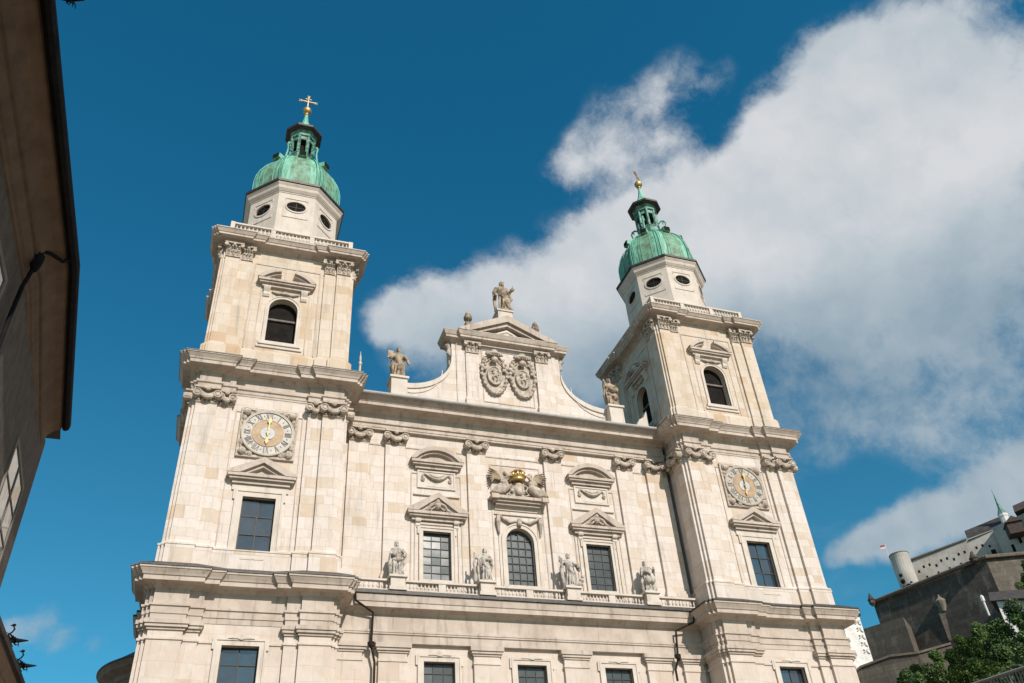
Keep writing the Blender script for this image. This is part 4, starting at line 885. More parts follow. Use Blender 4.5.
# body of the church behind
b = MB(); b.box(-13.8, 13.8, 4.5, 45, 0, 33); b.box(-25, 25, 10.5, 44, 0, 22); b.box(-22, 36, 36, 56, 0, 28); b.build('nave_wall', 'apse_stone', cath)
b = MB(); b.prism([(-14.3, 33), (14.3, 33), (0, 41)], 5, 60); b.build('nave_roof', 'roof_slate', cath)
ap = (-22.1, 45.9, 0)
b = MB(); b.lathe([(8.7, 0), (8.7, 28.3)], ap, 64); b.build('apse_wall', 'apse_stone', cath, smooth=False)
b = MB(); b.lathe([(8.65, 28.0), (8.85, 28.05), (8.85, 28.35), (9.0, 28.4), (9.1, 28.9), (9.7, 29.2), (9.95, 29.3), (9.95, 29.6), (10.2, 29.9)], ap, 96); b.build('apse_cornice', 'apse_dark', cath)
b = MB(); b.lathe([(10.2, 29.9), (10.32, 29.92), (10.32, 30.05), (9.5, 30.5), (6.5, 32.5), (.3, 34.8)], ap, 96); b.build('apse_roof', 'roof_dark', cath)

#======================================================================== statues
def figure(loc, h, label, mat_, seed, head_turn=0., sway=.1, arms_=(), extras=(), faces=0., plinth=True, girth=1.0, group='stone statues of saints'):
    """robed standing statue; arms_: lists of points (shoulder..hand) in units of h; extras: callables adding attributes"""
    rnd = random.Random(seed); b = MB(); S = h
    nr = 22; n = 40; rings = []
    ph = rnd.uniform(0, 6); k1, k2 = rnd.choice((7, 8, 9)), rnd.choice((12, 13, 15))
    for k in range(nr + 1):
        t_ = k / nr; z = t_ * .83
        # half-width profile of a robed body: hem, knee, hip, waist, chest, shoulder
        key = [(0, .16, .135), (.12, .145, .125), (.35, .14, .12), (.5, .135, .115), (.62, .11, .095), (.72, .13, .10), (.79, .145, .09), (.83, .07, .06)]
        for i in range(len(key) - 1):
            if key[i][0] <= z <= key[i + 1][0] + 1e-9:
                f = (z - key[i][0]) / (key[i + 1][0] - key[i][0]); rx = key[i][1] * (1 - f) + key[i + 1][1] * f; ry = key[i][2] * (1 - f) + key[i + 1][2] * f; break
        cx_ = sway * .35 * math.sin(math.pi * min(1, z / .75)) ; ring = []
        amp = .2 * max(0, 1 - z / .78) + .03
        for i in range(n):
            a = 2 * math.pi * i / n
            w_ = 1 + amp * math.sin(k1 * a + ph + 2.6 * z) + amp * .6 * math.sin(k2 * a - 4 * z + ph * 2)
            # bent knee pushes the cloth forward
            kn = .05 * math.exp(-((z - .3) / .12) ** 2) * max(0, math.cos(a + math.pi / 2 - sway * 4))
            ring.append(((cx_ + rx * girth * w_ * math.cos(a)) * S, (ry * girth * w_ * math.sin(a) - kn * 0 + (-kn if math.sin(a) < 0 else 0)) * S, z * S))
        rings.append(ring)
    b.loft(rings)
    hx = sway * .12
    # neck, head, hair, beard, nose
    b.tube([(hx * S * .6, 0, .80 * S), (hx * S, -.01 * S, .88 * S)], [.05 * S, .042 * S], 8)
    hd = Vector((hx, -.018, .925)); ct, st_ = math.cos(head_turn), math.sin(head_turn)
    def hp(x, y, z): return ((hd.x + x * ct - y * st_) * S, (hd.y + x * st_ + y * ct) * S, (hd.z + z) * S)
    b.ell(hp(0, 0, .005), (.060 * S, .068 * S, .078 * S), 14, 10); b.ell(hp(0, .022, .018), (.069 * S, .066 * S, .072 * S), 12, 9)
    b.ell(hp(0, -.05, -.055), (.036 * S, .034 * S, .05 * S), 8, 6); b.ell(hp(0, -.072, -.002), (.012 * S, .016 * S, .024 * S), 6, 5); b.ell(hp(0, -.05, .03), (.05 * S, .025 * S, .014 * S), 8, 5)
    for q in (-1, 1): b.ell(hp(q * .055, .012, -.025), (.024 * S, .036 * S, .06 * S), 7, 5)
    # mantle thrown over the shoulders, falling behind, with diagonal folds in front
    for k in range(5):
        z0 = .74 - .05 * k
        b.tube([((-.14 + .01 * k) * S, -.04 * S, (z0 + .02) * S), (-.03 * S, (-.115 - .006 * k) * S, (z0 - .07) * S), (.09 * S, (-.11 - .004 * k) * S, (z0 - .12 - .02 * k) * S), (.15 * S, -.02 * S, (z0 - .1 - .03 * k) * S)], [.022 * S, .026 * S, .024 * S, .018 * S], 6)
    for k in range(7):
        x0 = -.13 + .045 * k + rnd.uniform(-.01, .01)
        b.tube([((x0 + .03) * S, -.11 * S, .46 * S), ((x0 + rnd.uniform(-.02, .03)) * S, -.15 * S, .28 * S), ((x0 * 1.2 + rnd.uniform(-.02, .02)) * S, -.15 * S, .04 * S)], [.014 * S, .022 * S, .02 * S], 6)
    b.tube([(-.15 * S, .03 * S, .74 * S), (-.2 * S, .05 * S, .45 * S), (-.18 * S, .04 * S, .08 * S)], [.035 * S, .045 * S, .035 * S], 8)
    b.tube([(.15 * S, .03 * S, .74 * S), (.19 * S, .05 * S, .45 * S), (.17 * S, .04 * S, .12 * S)], [.035 * S, .04 * S, .03 * S], 8)
    for A_ in arms_:
        pts = [(x * S, y * S, z * S) for x, y, z in A_]; b.tube(pts, [.058 * S, .052 * S, .042 * S, .026 * S][:len(pts)], 8)
        hx_, hy_, hz_ = pts[-1]; b.ell((hx_, hy_, hz_), (.028 * S, .024 * S, .034 * S), 8, 6)
        for q in range(4): b.tube([(hx_ + (q - 1.5) * .012 * S, hy_ - .01 * S, hz_), (hx_ + (q - 1.5) * .014 * S, hy_ - .03 * S, hz_ - .03 * S)], .008 * S, 5)
        e_ = pts[min(1, len(pts) - 1)]; b.tube([e_, (e_[0] * 1.1, e_[1] + .01 * S, e_[2] - .13 * S)], [.05 * S, .02 * S], 7)   # hanging sleeve
    for ex in extras: ex(b, S)
    if plinth: b.lathe([(.24 * S, -.0), (.23 * S, .05 * S)], n=8, ph=math.pi / 8)
    o = b.build('statue', mat_, None); remesh(o, .010 * S, 0)
    o.location = loc; o.rotation_euler = (0, 0, faces); o.scale = (.86, .92, 1)
    return tag(o, label, 'statue', group)
def book(x, y, z, tilt=.3, w_=.1, h_=.13):
    def f(b, S):
        old = b.M.copy(); b.M = b.M @ T((x * S, y * S, z * S)) @ Matrix.Rotation(tilt, 4, 'Y'); b.box(-w_ / 2 * S, w_ / 2 * S, -.025 * S, .025 * S, -h_ / 2 * S, h_ / 2 * S); b.M = old
    return f
def staff(x, y, z0, z1, r=.014, cross=False):
    def f(b, S):
        b.tube([(x * S, y * S, z0 * S), (x * 1.02 * S, y * S, z1 * S)], r * S, 6)
        if cross: b.tube([((x - .08) * S, y * S, (z1 - .12) * S), ((x + .08) * S, y * S, (z1 - .12) * S)], r * S, 6)
    return f
def lump(pts):   # attribute animal or child as a rounded group
    def f(b, S):
        for (x, y, z, rx, ry, rz) in pts: b.ell((x * S, y * S, z * S), (rx * S, ry * S, rz * S), 9, 7)
    return f
def sash(pts, r):
    def f(b, S): b.tube([(x * S, y * S, z * S) for x, y, z in pts], [q * S for q in r], 7)
    return f
figure((-9.95, YB, 24.84), 2.72, 'pale marble robed statue, leftmost on the balustrade, cloak swinging out', 'statue_white', 3, .3, -.18,
    [[(-.14, -.02, .76), (-.21, -.05, .62), (-.12, -.14, .55)], [(.14, -.02, .76), (.25, -.03, .66), (.19, -.12, .56)]],
    [book(-.12, -.17, .6, .4), sash([(-.18, -.02, .5), (-.23, -.05, .3), (-.2, -.06, .08)], [.06, .08, .06]), sash([(.24, 0, .64), (.25, .0, .45), (.12, -.12, .25), (.05, -.15, .05)], [.05, .05, .05, .04]), sash([(-.16, -.1, .46), (0, -.17, .42), (.16, -.13, .48)], [.04, .05, .04])])
figure((-3.38, YB, 24.84), 2.72, 'pale marble statue left of the arched window, leaning on a tall staff', 'statue_white', 5, -.35, .15,
    [[(-.14, -.02, .76), (-.22, -.1, .64), (-.3, -.12, .66)], [(.14, -.02, .76), (.2, -.1, .62), (.02, -.18, .62)]],
    [staff(-.34, -.08, 0, .82, .028), lump([(-.33, -.05, .12, .075, .07, .14), (-.35, -.05, .3, .055, .055, .12), (-.3, -.08, .68, .05, .04, .05), (-.36, -.06, .5, .045, .05, .12)]), sash([(.15, -.08, .55), (.26, -.02, .5), (.2, .02, .35)], [.05, .045, .03])])
figure((3.38, YB, 24.84), 2.78, 'pale marble statue right of the arched window, animal at its feet', 'statue_white', 8, .1, .05,
    [[(-.14, -.02, .76), (-.24, -.05, .7), (-.26, -.08, .84)], [(.14, -.02, .76), (.24, -.08, .62), (.22, -.16, .58)]],
    [lump([(-.29, -.05, .87, .04, .04, .05), (-.29, -.04, .78, .045, .045, .07), (.28, -.12, .62, .06, .05, .08), (.3, -.12, .52, .05, .05, .07), (.34, -.12, .2, .08, .09, .07), (.36, -.18, .3, .055, .055, .06), (.26, -.1, .1, .14, .1, .08), (-.26, 0, .45, .05, .05, .22), (-.22, 0, .2, .05, .05, .2)]), book(.24, -.18, .6, -.3)])
figure((9.95, YB, 24.84), 2.66, 'pale marble statue, rightmost on the balustrade, seated pose holding a book before its chest', 'statue_white', 11, -.1, -.05,
    [[(-.14, -.02, .76), (-.21, -.1, .62), (-.05, -.2, .6)], [(.14, -.02, .76), (.24, -.12, .64), (.22, -.2, .7)]],
    [book(.04, -.2, .62, .5, .15, .15), lump([(.24, -.16, .74, .045, .04, .05), (.1, -.2, .36, .11, .1, .12), (-.08, -.2, .34, .11, .1, .12), (-.2, -.02, .25, .07, .07, .22), (.2, -.08, .16, .1, .1, .14)])], girth=1.18)
figure((0, 2.7, 51.78), 4.05, 'weathered brown statue of a robed figure standing on top of the gable, holding an orb', 'statue_brown', 14, .25, .2,
    [[(-.14, -.02, .76), (-.22, -.02, .62), (-.17, -.08, .5)], [(.14, -.02, .76), (.2, -.08, .62), (.25, -.18, .66)]],
    [lump([(.27, -.18, .67, .05, .05, .055), (-.17, .04, .6, .06, .05, .2)]), staff(.27, -.18, .68, .8, .01, True), sash([(.16, -.1, .5), (.24, -.1, .42), (.16, -.12, .3)], [.05, .05, .03]), sash([(.05, -.16, .3), (.13, -.16, .12), (.24, -.14, .03)], [.07, .06, .05])])
figure((-9.95, 2.5, 42.5), 3.35, 'weathered brown statue holding stone tablets, on the pedestal left of the gable', 'statue_brown', 17, -.1, .05,
    [[(-.14, -.02, .76), (-.22, -.08, .66), (-.28, -.12, .62)], [(.14, -.02, .76), (.26, -.02, .66), (.29, -.08, .52)]],
    [book(-.26, -.1, .7, .05, .17, .24), lump([(-.17, -.04, .3, .06, .07, .22), (.3, -.08, .5, .05, .04, .05), (0, -.17, .3, .08, .06, .1)])], girth=1.05)
figure((9.95, 2.5, 42.5), 3.3, 'weathered brown statue in a looped cloak on the pedestal beside the right tower', 'statue_brown', 20, .4, -.15,
    [[(-.14, -.02, .76), (-.23, -.06, .7), (-.24, -.12, .86)], [(.14, -.02, .76), (.2, -.1, .62), (.05, -.19, .55)]],
    [lump([(-.25, -.12, .84, .04, .04, .05), (.05, -.18, .3, .1, .06, .12)]), sash([(-.12, -.14, .6), (.05, -.22, .48), (.2, -.12, .55)], [.05, .07, .05]), sash([(-.15, -.1, .42), (0, -.2, .3), (.18, -.1, .35)], [.05, .06, .05])], girth=1.05)

#======================================================================== dark building at the left edge
B1 = empty('corner_building', 'dark grey brown building with wide brown eaves and black gutter at the left edge', 'building', (-27.7, -36, 0)); B1.location = (0, 0, 0)
EV = [(-26.86, -62), (-26.83, -35.77), (-27.59, -27.22)]
off = .92
def shift(P, d):   # move the eave line inwards (towards -x)
    out = []; V = [Vector(p) for p in P]
    for i in range(len(V)):
        e1 = V[i] - V[i-1] if i else V[1] - V[0]; e2 = V[i+1] - V[i] if i < len(V) - 1 else e1
        n1 = Vector((e1.y, -e1.x)).normalized(); n2 = Vector((e2.y, -e2.x)).normalized(); m_ = (n1 + n2) / (1 + n1.dot(n2)); out.append(tuple(V[i] - m_ * d))
    return out
WL = shift(EV, off)           # wall line
CL = [WL[0], WL[1], (-28.5, -27.3)]   # cornice line stops short of the wall's corner
WL[-1] = (-28.3, -26.4)
back = [(-45, -26.45), (-45, -62)]
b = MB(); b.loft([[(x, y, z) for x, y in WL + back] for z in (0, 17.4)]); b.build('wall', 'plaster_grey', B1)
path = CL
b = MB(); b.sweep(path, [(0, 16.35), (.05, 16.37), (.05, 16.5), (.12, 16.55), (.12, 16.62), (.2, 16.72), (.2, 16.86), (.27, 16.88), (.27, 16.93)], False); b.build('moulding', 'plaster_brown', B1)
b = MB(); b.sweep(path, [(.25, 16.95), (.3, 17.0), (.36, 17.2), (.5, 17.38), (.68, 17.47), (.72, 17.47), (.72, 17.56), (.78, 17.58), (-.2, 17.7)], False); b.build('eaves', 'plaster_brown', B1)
g = MB(); g.sweep(path, [(.74, 17.60), (.76, 17.50), (.86, 17.46), (.95, 17.52), (.98, 17.66), (.98, 17.74), (.94, 17.76), (.2, 17.9)], False)
V = [Vector((x, y, 0)) for x, y in path]
gu = g.build('gutter', 'iron', B1)
b = MB(); V2 = WL + back; ce = (-36, -44)
b.loft([[(x + (.6 if i < 3 else 0) * (1 if i != 2 else .6), y + (.3 if i == 2 else 0), 17.75) for i, (x, y) in enumerate(V2)], [(x * .35 + ce[0] * .65, y * .35 + ce[1] * .65, 22.0) for x, y in V2]]); b.build('roof', 'roof_dark', B1)
p = MB(); xw = -27.67
p.tube([(-26.95, -36.2, 17.5), (-27.05, -36.3, 17.3), (-27.3, -36.6, 17.25), (-27.45, -36.75, 17.15), (-27.48, -36.8, 16.9)], .05, 8)
p.tube([(-27.5, -36.8, 16.6), (-27.6, -36.8, 15.9), (-27.62, -36.8, 15.0), (-27.62, -36.8, 0)], .055, 8); pp = p.build('downpipe', 'iron', B1)
p = MB(); p.lathe([(.07, 16.45), (.12, 16.6), (.15, 16.8), (.15, 16.95), (.09, 17.0)], (-27.49, -36.8, 0), 10); p.build('hopper', 'iron', pp)
# windows in that wall, seen almost edge-on
def side_window(y0, y1, z0, z1, seg, label=None):
    a, c_ = Vector(WL[seg]), Vector(WL[seg + 1]); e_ = (c_ - a).normalized(); ang = math.atan2(e_.y, e_.x)
    def P(y): t_ = (y - a.y) / (c_.y - a.y); return a.lerp(c_, t_)
    p0 = P(y0); L_ = (P(y1) - p0).length
    Mx = T((p0.x, p0.y, 0)) @ RZ(ang)          # local x runs along the wall, -y points out of it
    f = MB(); f.M = Mx; f.band([(0, z0), (L_, z0), (L_, z1), (0, z1)], [(-.14, z0 - .14), (L_ + .14, z0 - .14), (L_ + .14, z1 + .14), (-.14, z1 + .14)], -.05, .03, True); wo_ = f.build('window', 'frame_pale', B1)
    g_ = MB(); g_.M = Mx; g_.box(0, L_, -.02, .01, z0, z1); g_.build('pane', 'glass_blue', wo_)
    g_ = MB(); g_.M = Mx
    for k in (1,): g_.box(L_ * k / 2 - .05, L_ * k / 2 + .05, -.045, -.022, z0, z1)
    for k in (1, 2): g_.box(0, L_, -.04, -.023, z0 + (z1 - z0) * k / 3 - .03, z0 + (z1 - z0) * k / 3 + .03)
    g_.build('glazing_bars', 'frame_pale', wo_)
side_window(-31.1, -28.1, 11.9, 14.75, 1)
side_window(-38.6, -36.95 + .9, 12.4, 15.4, 0) if False else side_window(-40.2, -37.7, 12.0, 15.3, 0)
# dormer on its roof with an iron spike
d_ = MB(); d_.box(-27.5, -26.98, -46.5, -43.6, 18.0, 21.5); d_.box(-27.6, -26.90, -46.6, -43.52, 21.503, 21.7); d_.build('dormer', 'frame_pale', B1)
def dragon(loc, rot, label, s=.95, group='black iron dragon spouts'):
    d = MB()
    d.tube([(-.75, 0, .0), (-.3, 0, .05), (0, 0, .12), (.35, 0, .1), (.8, 0, .12)], [.05, .06, .14, .11, .03], 8)          # body and beak-like spout
    d.tube([(-.1, 0, .2), (-.2, 0, .4), (-.05, 0, .52), (.02, 0, .68), (-.08, 0, .84)], [.07, .05, .045, .05, .03], 7)     # S-curved neck
    d.ell((-.06, 0, .88), (.11, .06, .08), 8, 6); d.tube([(-.1, 0, .88), (-.24, 0, .84)], [.05, .015], 6)
    for q in (-1, 1):
        for k in range(4): d.tube([(.05, q * .06, .14), (.0 + .1 * k, q * .25, .3 - .06 * k), (-.25 + .2 * k, q * .42, .36 - .16 * k)], [.04, .045, .015], 5)
        d.tube([(.0, q * .08, .06), (.05, q * .12, -.12), (.16, q * .12, -.2)], [.05, .035, .02], 5)
    d.tube([(.1, 0, .05), (.25, 0, -.12), (.42, 0, -.1)], [.05, .04, .02], 6)
    o = d.build('dragon_spout', 'iron'); remesh(o, .02, 0); o.location = loc; o.rotation_euler = (0, 0, rot); o.scale = (s, s, s)
    return tag(o, label, 'gutter spout', group)
# lower wing whose eave runs towards the cathedral
B2 = empty('arcade_building', 'buff plastered wing with dark sloping eave at the lower left corner', 'building', (-31.5, -5, 0)); B2.location = (0, 0, 0)
b = MB(); b.box(-42, -31.35, -22, 16, 0, 15.7); b.build('wall', 'arcade_wall', B2)
b = MB(); b.sweep([(-31.35, -22), (-31.35, 16)], [(0, 15.2), (.06, 15.22), (.06, 15.35), (.15, 15.5), (.15, 15.6), (.25, 15.7)], False); b.build('moulding', 'arcade_wall', B2)
b = MB(); b.sweep([(-31.35, -22), (-31.35, 16)], [(.0, 15.72), (.22, 15.74), (.26, 15.8), (.42, 15.82), (.46, 16.02), (.38, 16.05), (-.5, 16.4), (-5, 19.0)], False); b.build('gutter', 'roof_dark', B2)
b = MB(); b.prism([(-42, 15.8), (-31.4, 16.1), (-36.7, 19)], -22, 16); b.build('roof', 'roof_dark', B2)
dragon((-31.05, -8.3, 16.3), 0, 'black iron dragon spout on the lower left eave, the upper one of the pair')
dragon((-31.0, -4.6, 16.2), 0, 'black iron dragon spout on the lower left eave, the lower one of the pair')
dragon((-26.68, -43.6, 18.1), R(-10), 'small black iron spike beside the dormer at the upper left edge', .42)

#======================================================================== ground, castle hill and fortress
def structure(o): return tag(o, kind='structure')
g = MB(); g.add([(-3000, -3000, 0), (3000, -3000, 0), (3000, 3000, 0), (-3000, 3000, 0)], [(0, 1, 2, 3)]); structure(g.build('ground', 'paving'))
def at(az, el, D):          # azimuth and elevation in degrees from the square, D metres away
    a = R(az); return Vector((CP.x + D * math.sin(a), CP.y + D * math.cos(a), CP.z + D * math.tan(R(el))))
def pol(az, D): a = R(az); return (CP.x + D * math.sin(a), CP.y + D * math.cos(a))
def hill_h(az, D):
    lim = 12.9 - 1.1 * max(0, min(1, (47 - az) / 5))
    f = max(0., min(1., (D - 130) / 190)); f = f * f * (3 - 2 * f)
    el = lim * f; edge = max(0., min(1., (az - 28) / 10)) * max(0., min(1., (110 - az) / 20))
    base = D * math.tan(R(el)) if D < 330 else 330 * math.tan(R(lim)) + min(22, (D - 330) * .35)
    if D > 520: base *= max(0, 1 - (D - 520) / 300)
    return base * edge + 2.5 * noise.noise(Vector((az * .6, D * .03, 0))) * f * edge - .5
hm = MB(); AZ = [26 + 1.5 * k for k in range(60)]; DS = [110 + 12 * k for k in range(62)]
vs = []
for D in DS:
    for az in AZ: x, y = pol(az, D); vs.append((x, y, hill_h(az, D)))
n = len(AZ); hm.add(vs, [(j * n + i, (j + 1) * n + i, (j + 1) * n + i + 1, j * n + i + 1) for j in range(len(DS) - 1) for i in range(n - 1)])
structure(hm.build('hill', 'grass', smooth=True))

FO = empty('hilltop_fortress', 'hilltop fortress with long pale wall, round tower and dark stone bastion', 'fortress', (0, 0, 0)); 
def wallblock(name, pts, mat_, parent, batter=0):
    """pts: (az, D, el_top, el_bottom) round the plan, anticlockwise seen from above"""
    lo = []; hi = []
    for az, D, et, eb in pts:
        hi.append(tuple(at(az, et, D))); q = at(az, eb, D - batter); lo.append(tuple(q))
    b_ = MB(); b_.loft([lo, hi]); return b_.build(name, mat_, parent)
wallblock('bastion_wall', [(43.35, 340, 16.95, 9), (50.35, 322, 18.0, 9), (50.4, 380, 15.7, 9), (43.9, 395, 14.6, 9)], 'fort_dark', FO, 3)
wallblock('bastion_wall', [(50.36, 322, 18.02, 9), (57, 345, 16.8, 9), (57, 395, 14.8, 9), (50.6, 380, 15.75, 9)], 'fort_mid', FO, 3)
b = MB()
pts = [at(43.3, 16.98, 339.3), at(50.36, 18.06, 321)]; b.tube(pts, .7, 6); pts = [at(50.36, 18.06, 321), at(57, 16.9, 344)]; b.tube(pts, .7, 6); b.build('parapet', 'apse_dark', FO)
def turret(az, el, D, r, h, roof_h, mw, mr, name='turret'):
    p = at(az, el, D); t_ = MB(); t_.lathe([(r * .4, -h * .7), (r, 0), (r, h)], p, 10); o = t_.build(name, mw, FO)
    c_ = MB(); c_.lathe([(r * 1.2, h), (r * .5, h + roof_h * .6), (.08, h + roof_h)], p, 10); c_.build('turret_roof', mr, o)
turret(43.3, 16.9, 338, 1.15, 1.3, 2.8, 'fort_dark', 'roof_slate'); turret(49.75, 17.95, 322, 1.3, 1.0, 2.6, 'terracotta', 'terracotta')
# stepped lower bastions, retaining wall
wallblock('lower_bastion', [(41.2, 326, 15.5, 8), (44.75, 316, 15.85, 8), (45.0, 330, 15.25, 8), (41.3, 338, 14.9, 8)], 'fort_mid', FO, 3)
rt = [(39.5, 285, 12.4), (41.5, 283, 13.55), (43.3, 281, 13.85), (44.9, 280, 13.75), (46.8, 282, 13.9)]
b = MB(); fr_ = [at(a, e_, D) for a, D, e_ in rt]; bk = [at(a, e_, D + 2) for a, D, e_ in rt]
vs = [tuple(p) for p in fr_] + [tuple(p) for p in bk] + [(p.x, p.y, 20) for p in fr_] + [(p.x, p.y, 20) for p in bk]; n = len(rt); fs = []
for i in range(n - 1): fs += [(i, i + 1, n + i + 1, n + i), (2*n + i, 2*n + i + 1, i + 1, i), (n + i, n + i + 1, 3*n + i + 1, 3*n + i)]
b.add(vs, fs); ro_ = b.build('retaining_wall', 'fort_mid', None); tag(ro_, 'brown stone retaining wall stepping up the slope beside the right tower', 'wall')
b = MB(); b.tube([p + Vector((0, 0, .2)) for p in fr_], .5, 5); b.build('coping', 'apse_dark', ro_)
# niche with pale shield on the bastion wall
pn = at(47.1, 16.2, 329); b = MB(); b.lathe([(.9, -3.2), (1.5, -1.6), (1.9, -.4), (2.1, .4), (1.8, .6), (1.0, 1.3), (.4, 2.0), (.1, 2.8)], pn, 12); wn_ = b.build('wall_niche', 'fort_mid_light', FO)
b = MB(); b.M = T(pn) @ RZ(-R(47)); b.prism([(-1.9, -13), (1.3, -13), (1.9, -2.0), (-1.9, -2.0)], -.3, 3.5); b.build('buttress', 'fort_mid', wn_)
# long pale upper wall
wallblock('upper_wall', [(45.5, 352, 18.75, 14), (52.0, 349, 19.45, 14), (52.0, 366, 18.75, 14), (45.5, 370, 17.9, 14)], 'fort_white', FO, 0)
wallblock('upper_wall', [(51.4, 345, 19.5, 14), (56, 330, 20.2, 14), (56, 362, 18.5, 14), (51.4, 362, 18.7, 14)], 'fort_white', FO, 0)
b = MB(); b.tube([at(45.6, 18.78, 351.5), at(49.8, 19.25, 349.5)], .45, 5); b.build('parapet', 'apse_dark', FO)
# small windows: one mesh each
def chordD(az, a1, D1, a2, D2):
    A_, B_ = Vector(pol(a1, D1)) - Vector(CP[:2]), Vector(pol(a2, D2)) - Vector(CP[:2]); e_ = B_ - A_; d_ = Vector((math.sin(R(az)), math.cos(R(az))))
    return (A_.x * e_.y - A_.y * e_.x) / (d_.x * e_.y - d_.y * e_.x)
for k in range(13):
    az = 46.55 + .36 * k; p = at(az, 18.05 + .105 * (az - 45.5) + (.12 if k % 3 else -.05), chordD(az, 45.5, 352, 52, 349)); b = MB(); b.M = T(p) @ RZ(-R(50)); b.box(-.35, .35, -.05, .8, -.5, .5); b.build('window', 'void', FO)
for k in range(5):
    az = 46.9 + .7 * k; p = at(az, 17.55 + .13 * (az - 45.5), chordD(az, 45.5, 352, 52, 349)); b = MB(); b.M = T(p) @ RZ(-R(50)); b.box(-.3, .3, -.05, .8, -.4, .4); b.build('window', 'void', FO)
for az, el in ((52.1, 18.15), (52.6, 18.5), (50.95, 18.15), (53.2, 18.2)):
    p = at(az, el, chordD(az, 51.4, 345, 56, 330)); b = MB(); b.M = T(p) @ RZ(-R(52)); b.box(-.8, .8, -.1, .8, -1.3, 1.3); b.build('window', 'void', FO)
# dark hipped roof, hut, spire
def roofblock(a1, a2, D, dep, e1, e2, h):
    p = at(a1, e1, D); q = at(a2, e2, D - .0); d_ = (q - p); d_.z = 0; nrm = Vector((-d_.y, d_.x, 0)).normalized()
    if nrm.dot(Vector((p.x - CP.x, p.y - CP.y, 0))) < 0: nrm = -nrm
    A_, B_ = p, q; C_, D_ = q + nrm * dep, p + nrm * dep; r1 = (p + D_) / 2 + Vector((0, 0, h)); r2 = (q + C_) / 2 + Vector((0, 0, h))
    b_ = MB(); b_.add([tuple(v) for v in (A_, B_, C_, D_, r1, r2)], [(0, 1, 5, 4), (2, 3, 4, 5), (0, 4, 3), (1, 2, 5), (0, 3, 2, 1)]); return b_
roofblock(49.85, 52.25, 349, 12, 19.15, 19.45, 6.0).build('roof', 'roof_slate', FO)
roofblock(52.9, 58, 336, 14, 20.0, 20.6, 5).build('roof', 'terracotta', FO)
p = at(52.55, 19.05, 336); b = MB(); b.M = T(p) @ RZ(-R(40)); b.box(-2.4, 2.4, -2, 4, -1.6, 2.4); b.prism([(-2.9, 2.4), (2.9, 2.4), (0, 4.6)], -2.6, 4.5); b.build('oriel_or_hole_shade', 'terracotta', FO)
p = at(52.25, 19.2, 350); b = MB(); b.lathe([(1.5, -4), (1.5, 4.8), (1.7, 5.0), (1.7, 6.0)], p, 8); o = b.build('turret', 'white_wall', FO); b = MB(); b.lathe([(1.75, 6.0), (1.0, 7.6), (.65, 8.8), (.12, 14.5), (.04, 16.5)], p, 8); b.build('spire', 'copper_dark', o)
# round tower with weathered hole
p = at(45.75, 14.4, 345); b = MB()
zt = 345 * (math.tan(R(19.25)) - math.tan(R(14.4)))
b.lathe([(3.1, 0), (2.95, zt * .45), (3.0, zt * .50), (3.45, zt * .63), (3.45, zt * .95), (3.6, zt)], p, 24); o = b.build('round_tower', 'fort_white', FO)
b = MB(); b.lathe([(3.6, zt), (3.75, zt + .1), (3.6, zt + .4), (2.5, zt + .6)], p, 24); b.build('parapet', 'apse_dark', o)
b = MB()
dv = Vector((CP.x - p.x, CP.y - p.y, 0)).normalized(); sd = Vector((-dv.y, dv.x, 0))
for k in range(16):
    q = p + dv * 2.7 - sd * random.uniform(-.8, 2.2) + Vector((0, 0, zt * random.uniform(.52, .74))); b.ell(tuple(q), (random.uniform(.6, 1.1), random.uniform(.7, 1.0), random.uniform(.6, 1.3)), 7, 5)
b.build('oriel_or_hole_shade', 'void', o)  # near-black lumps painting the shade inside the ragged hole
# flag
pf = at(45.15, 19.3, 345); FL = empty('flag', 'tiny red and white flag on a pole beside the round fortress tower', 'flag', tuple(pf))
b = MB(); b.tube([(0, 0, -8), (0, 0, 5.2)], .10, 6); b.build('pole', 'white_wall', FL)
b = MB(); b.M = RZ(R(-45)); b.box(-1.9, -.1, -.04, .04, 4.2, 4.95); b.build('cloth', 'flag_red', FL); b = MB(); b.M = RZ(R(-45)); b.box(-1.9, -.1, -.05, .05, 3.45, 4.197); b.build('cloth', 'flag_white', FL)
# bright baroque flank right behind the tower: side chapel gable, ornamented
WC = empty('white_church', 'narrow bright white stucco building with ornament and dark roof just right of the right tower', 'church', (0, 0, 0))
cw = at(42.3, 16.35, 300)
b = MB(); b.box(cw.x - 14, cw.x, cw.y, cw.y + 22, 0, cw.z); b.build('wall', 'white_sculpt', WC)
b = MB(); b.box(cw.x - 14.5, cw.x + .35, cw.y - .5, cw.y + 22, cw.z, cw.z + .5); b.prism([(cw.x - 14.5, cw.z + .5), (cw.x + .6, cw.z + .5), (cw.x - 7, cw.z + 2.0)], cw.y - .7, cw.y + 22); b.build('roof', 'roof_slate', WC)
b = MB()
for k in range(5):
    z_ = cw.z - 1.2 - 2.3 * k
    b.tube([(cw.x - .3 - .1 * k, cw.y - .2, z_), (cw.x - 1.3, cw.y - .2, z_ - .5), (cw.x - 1.1, cw.y - .2, z_ - 1.3), (cw.x - .4, cw.y - .2, z_ - 1.7)], [.2, .34, .3, .16], 6)
    b.tube([(cw.x - 2.6, cw.y - .2, z_ - .4), (cw.x - 2.0, cw.y - .4, z_ - .9), (cw.x - 2.7, cw.y - .3, z_ - 1.5)], [.2, .3, .15], 6)
b.build('stucco_ornament', 'white_sculpt', WC)
